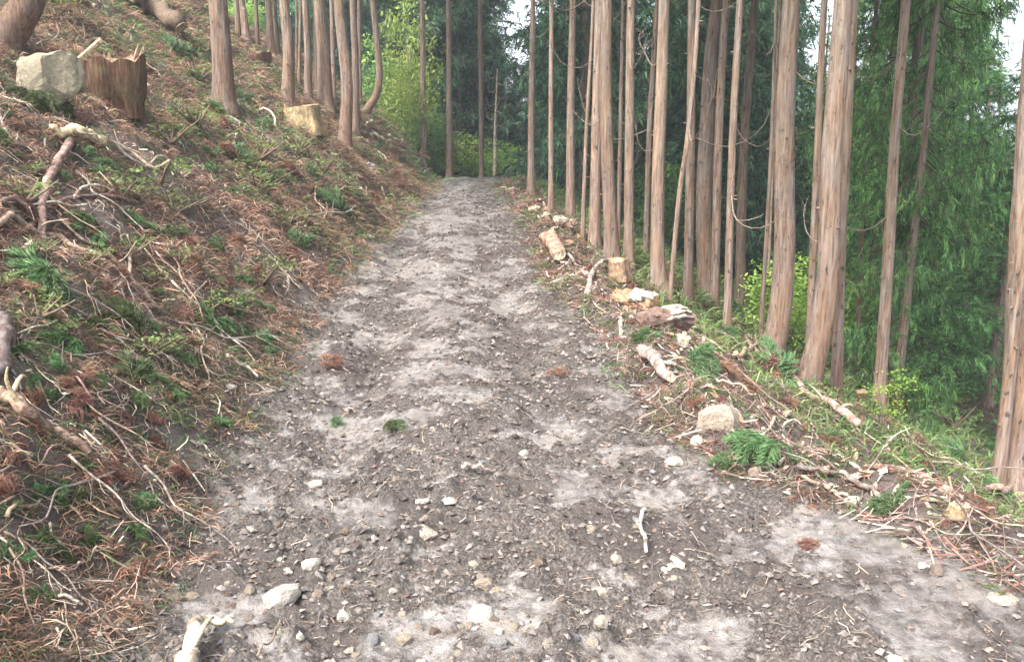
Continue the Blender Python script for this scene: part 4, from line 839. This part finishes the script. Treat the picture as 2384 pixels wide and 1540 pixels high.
# a few longer loose sticks on both banks
def tufts(name, x, y, per, L, W, cols, label, spread=.07, up=.5, mat_=M_LEAF):
    n = len(x); z = H(x, y); C = np.repeat(np.stack([x, y, z+.015], 1), per, 0); N_ = len(C)
    sc = np.repeat(.38+.11*y, per); dirs = np.repeat(rng.normal(size=(n, 3))*[1, 1, .2], per, 0)*.8+rng.normal(size=(N_, 3))*.6; dirs[:, 2] = np.abs(dirs[:, 2])*up+.08
    P = C+rng.normal(size=C.shape)*[spread, spread, .01]*sc[:, None]; P[:, 2] = H(P[:, 0], P[:, 1])+.004
    cl = np.repeat(cols[rng.integers(len(cols), size=n)], per, 0)*(.55+.9*rng.random((N_, 1)))
    v, f, c = strands(P, dirs, L*(.5+rng.random(N_))*sc, W*sc, cl, rng, droop=.7); A = Acc(); A.add(v, f, c); return tag(ob(name, A.mesh(name, mat_)), label, 'litter', None, 'stuff')
x_, y_ = scatter(10500, 'left'); k = fbm(x_, y_, 1.3, 3, 201) > .42; x_, y_ = x_[k], y_[k]
tufts('dead_needle_litter', x_, y_, 16, .10, .006, np.array([(.30, .15, .11), (.19, .10, .075), (.36, .22, .165), (.13, .09, .07), (.09, .07, .058), (.26, .135, .10)]), 'rust brown dead cedar needles covering the left bank')
x_, y_ = scatter(3600, 'left'); k = fbm(x_, y_, 1.0, 3, 211) > .5; x_, y_ = x_[k], y_[k]
tufts('green_needle_litter', x_, y_, 14, .10, .006, np.array([(.07, .15, .05), (.10, .20, .06), (.06, .11, .06), (.14, .2, .07)]), 'green cedar needles scattered over the left bank')
x_, y_ = scatter(3000, 'right', wmax=6, pw=1.2)
tufts('verge_needle_litter', x_, y_, 16, .10, .006, np.array([(.26, .13, .08), (.12, .19, .07), (.09, .16, .05), (.15, .10, .07)]), 'mixed green and brown needles along the right verge')
x_, y_ = scatter(3600, 'right', 5, 30, 14, 1.); k = x_-np.interp(y_, YK, XR) > 1.2; x_, y_ = x_[k], y_[k]
tufts('slope_undergrowth', x_, y_, 14, .16, .012, np.array([(.12, .20, .06), (.17, .27, .08), (.09, .14, .05), (.2, .24, .1)]), 'pale green undergrowth covering the slope under the right trees', .12, 1.2, M_SHRUB)
x_, y_ = scatter(2800, 'left', 10, 30, 12); tufts('upper_slope_undergrowth', x_, y_, 10, .10, .008, np.array([(.10, .18, .05), (.16, .24, .07), (.26, .14, .09)]), 'thin green growth on the upper left slope', .12, .9, M_SHRUB)
def chips(name, x, y, r, cols, label, flat=.45, base=I1, mat_=M_STONE, sink=.2):
    n = len(x); v0, f0 = base; z = H(x, y); v = v0[None]*(1+.35*rng.normal(size=(n, len(v0), 1))*.6)*(np.stack([r, r*(.5+.6*rng.random(n)), r*flat*(.6+.8*rng.random(n))], 1)[:, None])
    th = rng.random(n)*6.283; c, s = np.cos(th)[:, None], np.sin(th)[:, None]
    X = v[..., 0]*c-v[..., 1]*s; Y_ = v[..., 0]*s+v[..., 1]*c; tl = rng.normal(size=(n, 1))*.35
    P = np.stack([X+x[:, None], Y_+y[:, None], v[..., 2]+X*tl+(z+r*sink)[:, None]], -1).reshape(-1, 3)
    f = (np.arange(n)[:, None, None]*len(v0)+f0[None]).reshape(-1, 3); cc = np.repeat(cols[rng.integers(len(cols), size=n)]*(.7+.6*rng.random((n, 1))), len(v0), 0)
    A = Acc(); A.add(P, f, cc); return tag(ob(name, A.mesh(name, mat_)), label, 'litter', None, 'stuff')
I0 = (np.array([[1, 0, 0], [-1, 0, 0], [0, 1, 0], [0, -1, 0], [0, 0, 1], [0, 0, -1.]]), np.array([[0, 2, 4], [2, 1, 4], [1, 3, 4], [3, 0, 4], [2, 0, 5], [1, 2, 5], [3, 1, 5], [0, 3, 5]]))
x_, y_ = scatter(10000, 'road', ymax=22); chips('gravel', x_, y_, (.004+.016*rng.random(len(x_))**3)*(.75+y_*.07), np.array([GREY, TAN, BRN, BRN, TAN, GREY, (.14, .12, .105), (.10, .085, .075)]), 'fine gravel and stone bits pressed into the track', base=I0)
x_, y_ = scatter(17000, 'road', ymax=22); k = (1-smooth_mask(x_, y_)) > rng.random(len(x_)); x_, y_ = x_[k], y_[k]
chips('mud_clods', x_, y_, (.005+.02*rng.random(len(x_))**2)*(.75+y_*.07), np.array([(.07, .058, .05), (.10, .085, .075), (.15, .13, .115), (.19, .165, .145)]), 'dark crumbly clods of mud on the track', .6, I0, M_LITTER)
x_, y_ = scatter(6000, 'left', wmax=5); chips('wood_chips', x_, y_, (.004+.017*rng.random(len(x_))**2.5)*(.75+y_*.07), np.array([PALE, TAN, PALEW, PINK, BRN]), 'pale chips of wood and stone on the left bank', .3, I0, M_LITTER)
x_, y_ = scatter(5000, 'right', wmax=1.6); chips('verge_wood_chips', x_, y_, (.005+.022*rng.random(len(x_))**2.5)*(.75+y_*.07), np.array([PALE, TAN, PALEW, PINK, BRN, (.1, .08, .07)]), 'pale wood chips and crumbs along the right verge', .35, I0, M_LITTER)

# ------------------------------------------------------------------ damp air under the canopy
def m_haze(t, o):
    v = t.nodes.new('ShaderNodeVolumePrincipled'); v.inputs['Color'].default_value = (.86, .93, 1, 1); v.inputs['Density'].default_value = .0019; v.inputs['Anisotropy'].default_value = .2
    t.links.new(v.outputs[0], o.inputs['Volume'])
MH = mat('damp_air', m_haze)
hv_ = np.array([[x, y, z] for x in (-2000., 2000.) for y in (-90., 500.) for z in (-140., 60.)])
hf = np.array([[0, 1, 3, 2], [4, 6, 7, 5], [0, 4, 5, 1], [2, 3, 7, 6], [0, 2, 6, 4], [1, 5, 7, 3]])
tag(ob('haze', mk_mesh('haze', hv_, hf, np.ones((8, 3)), MH)), 'thin pale haze between the far trees', None, None, 'stuff')
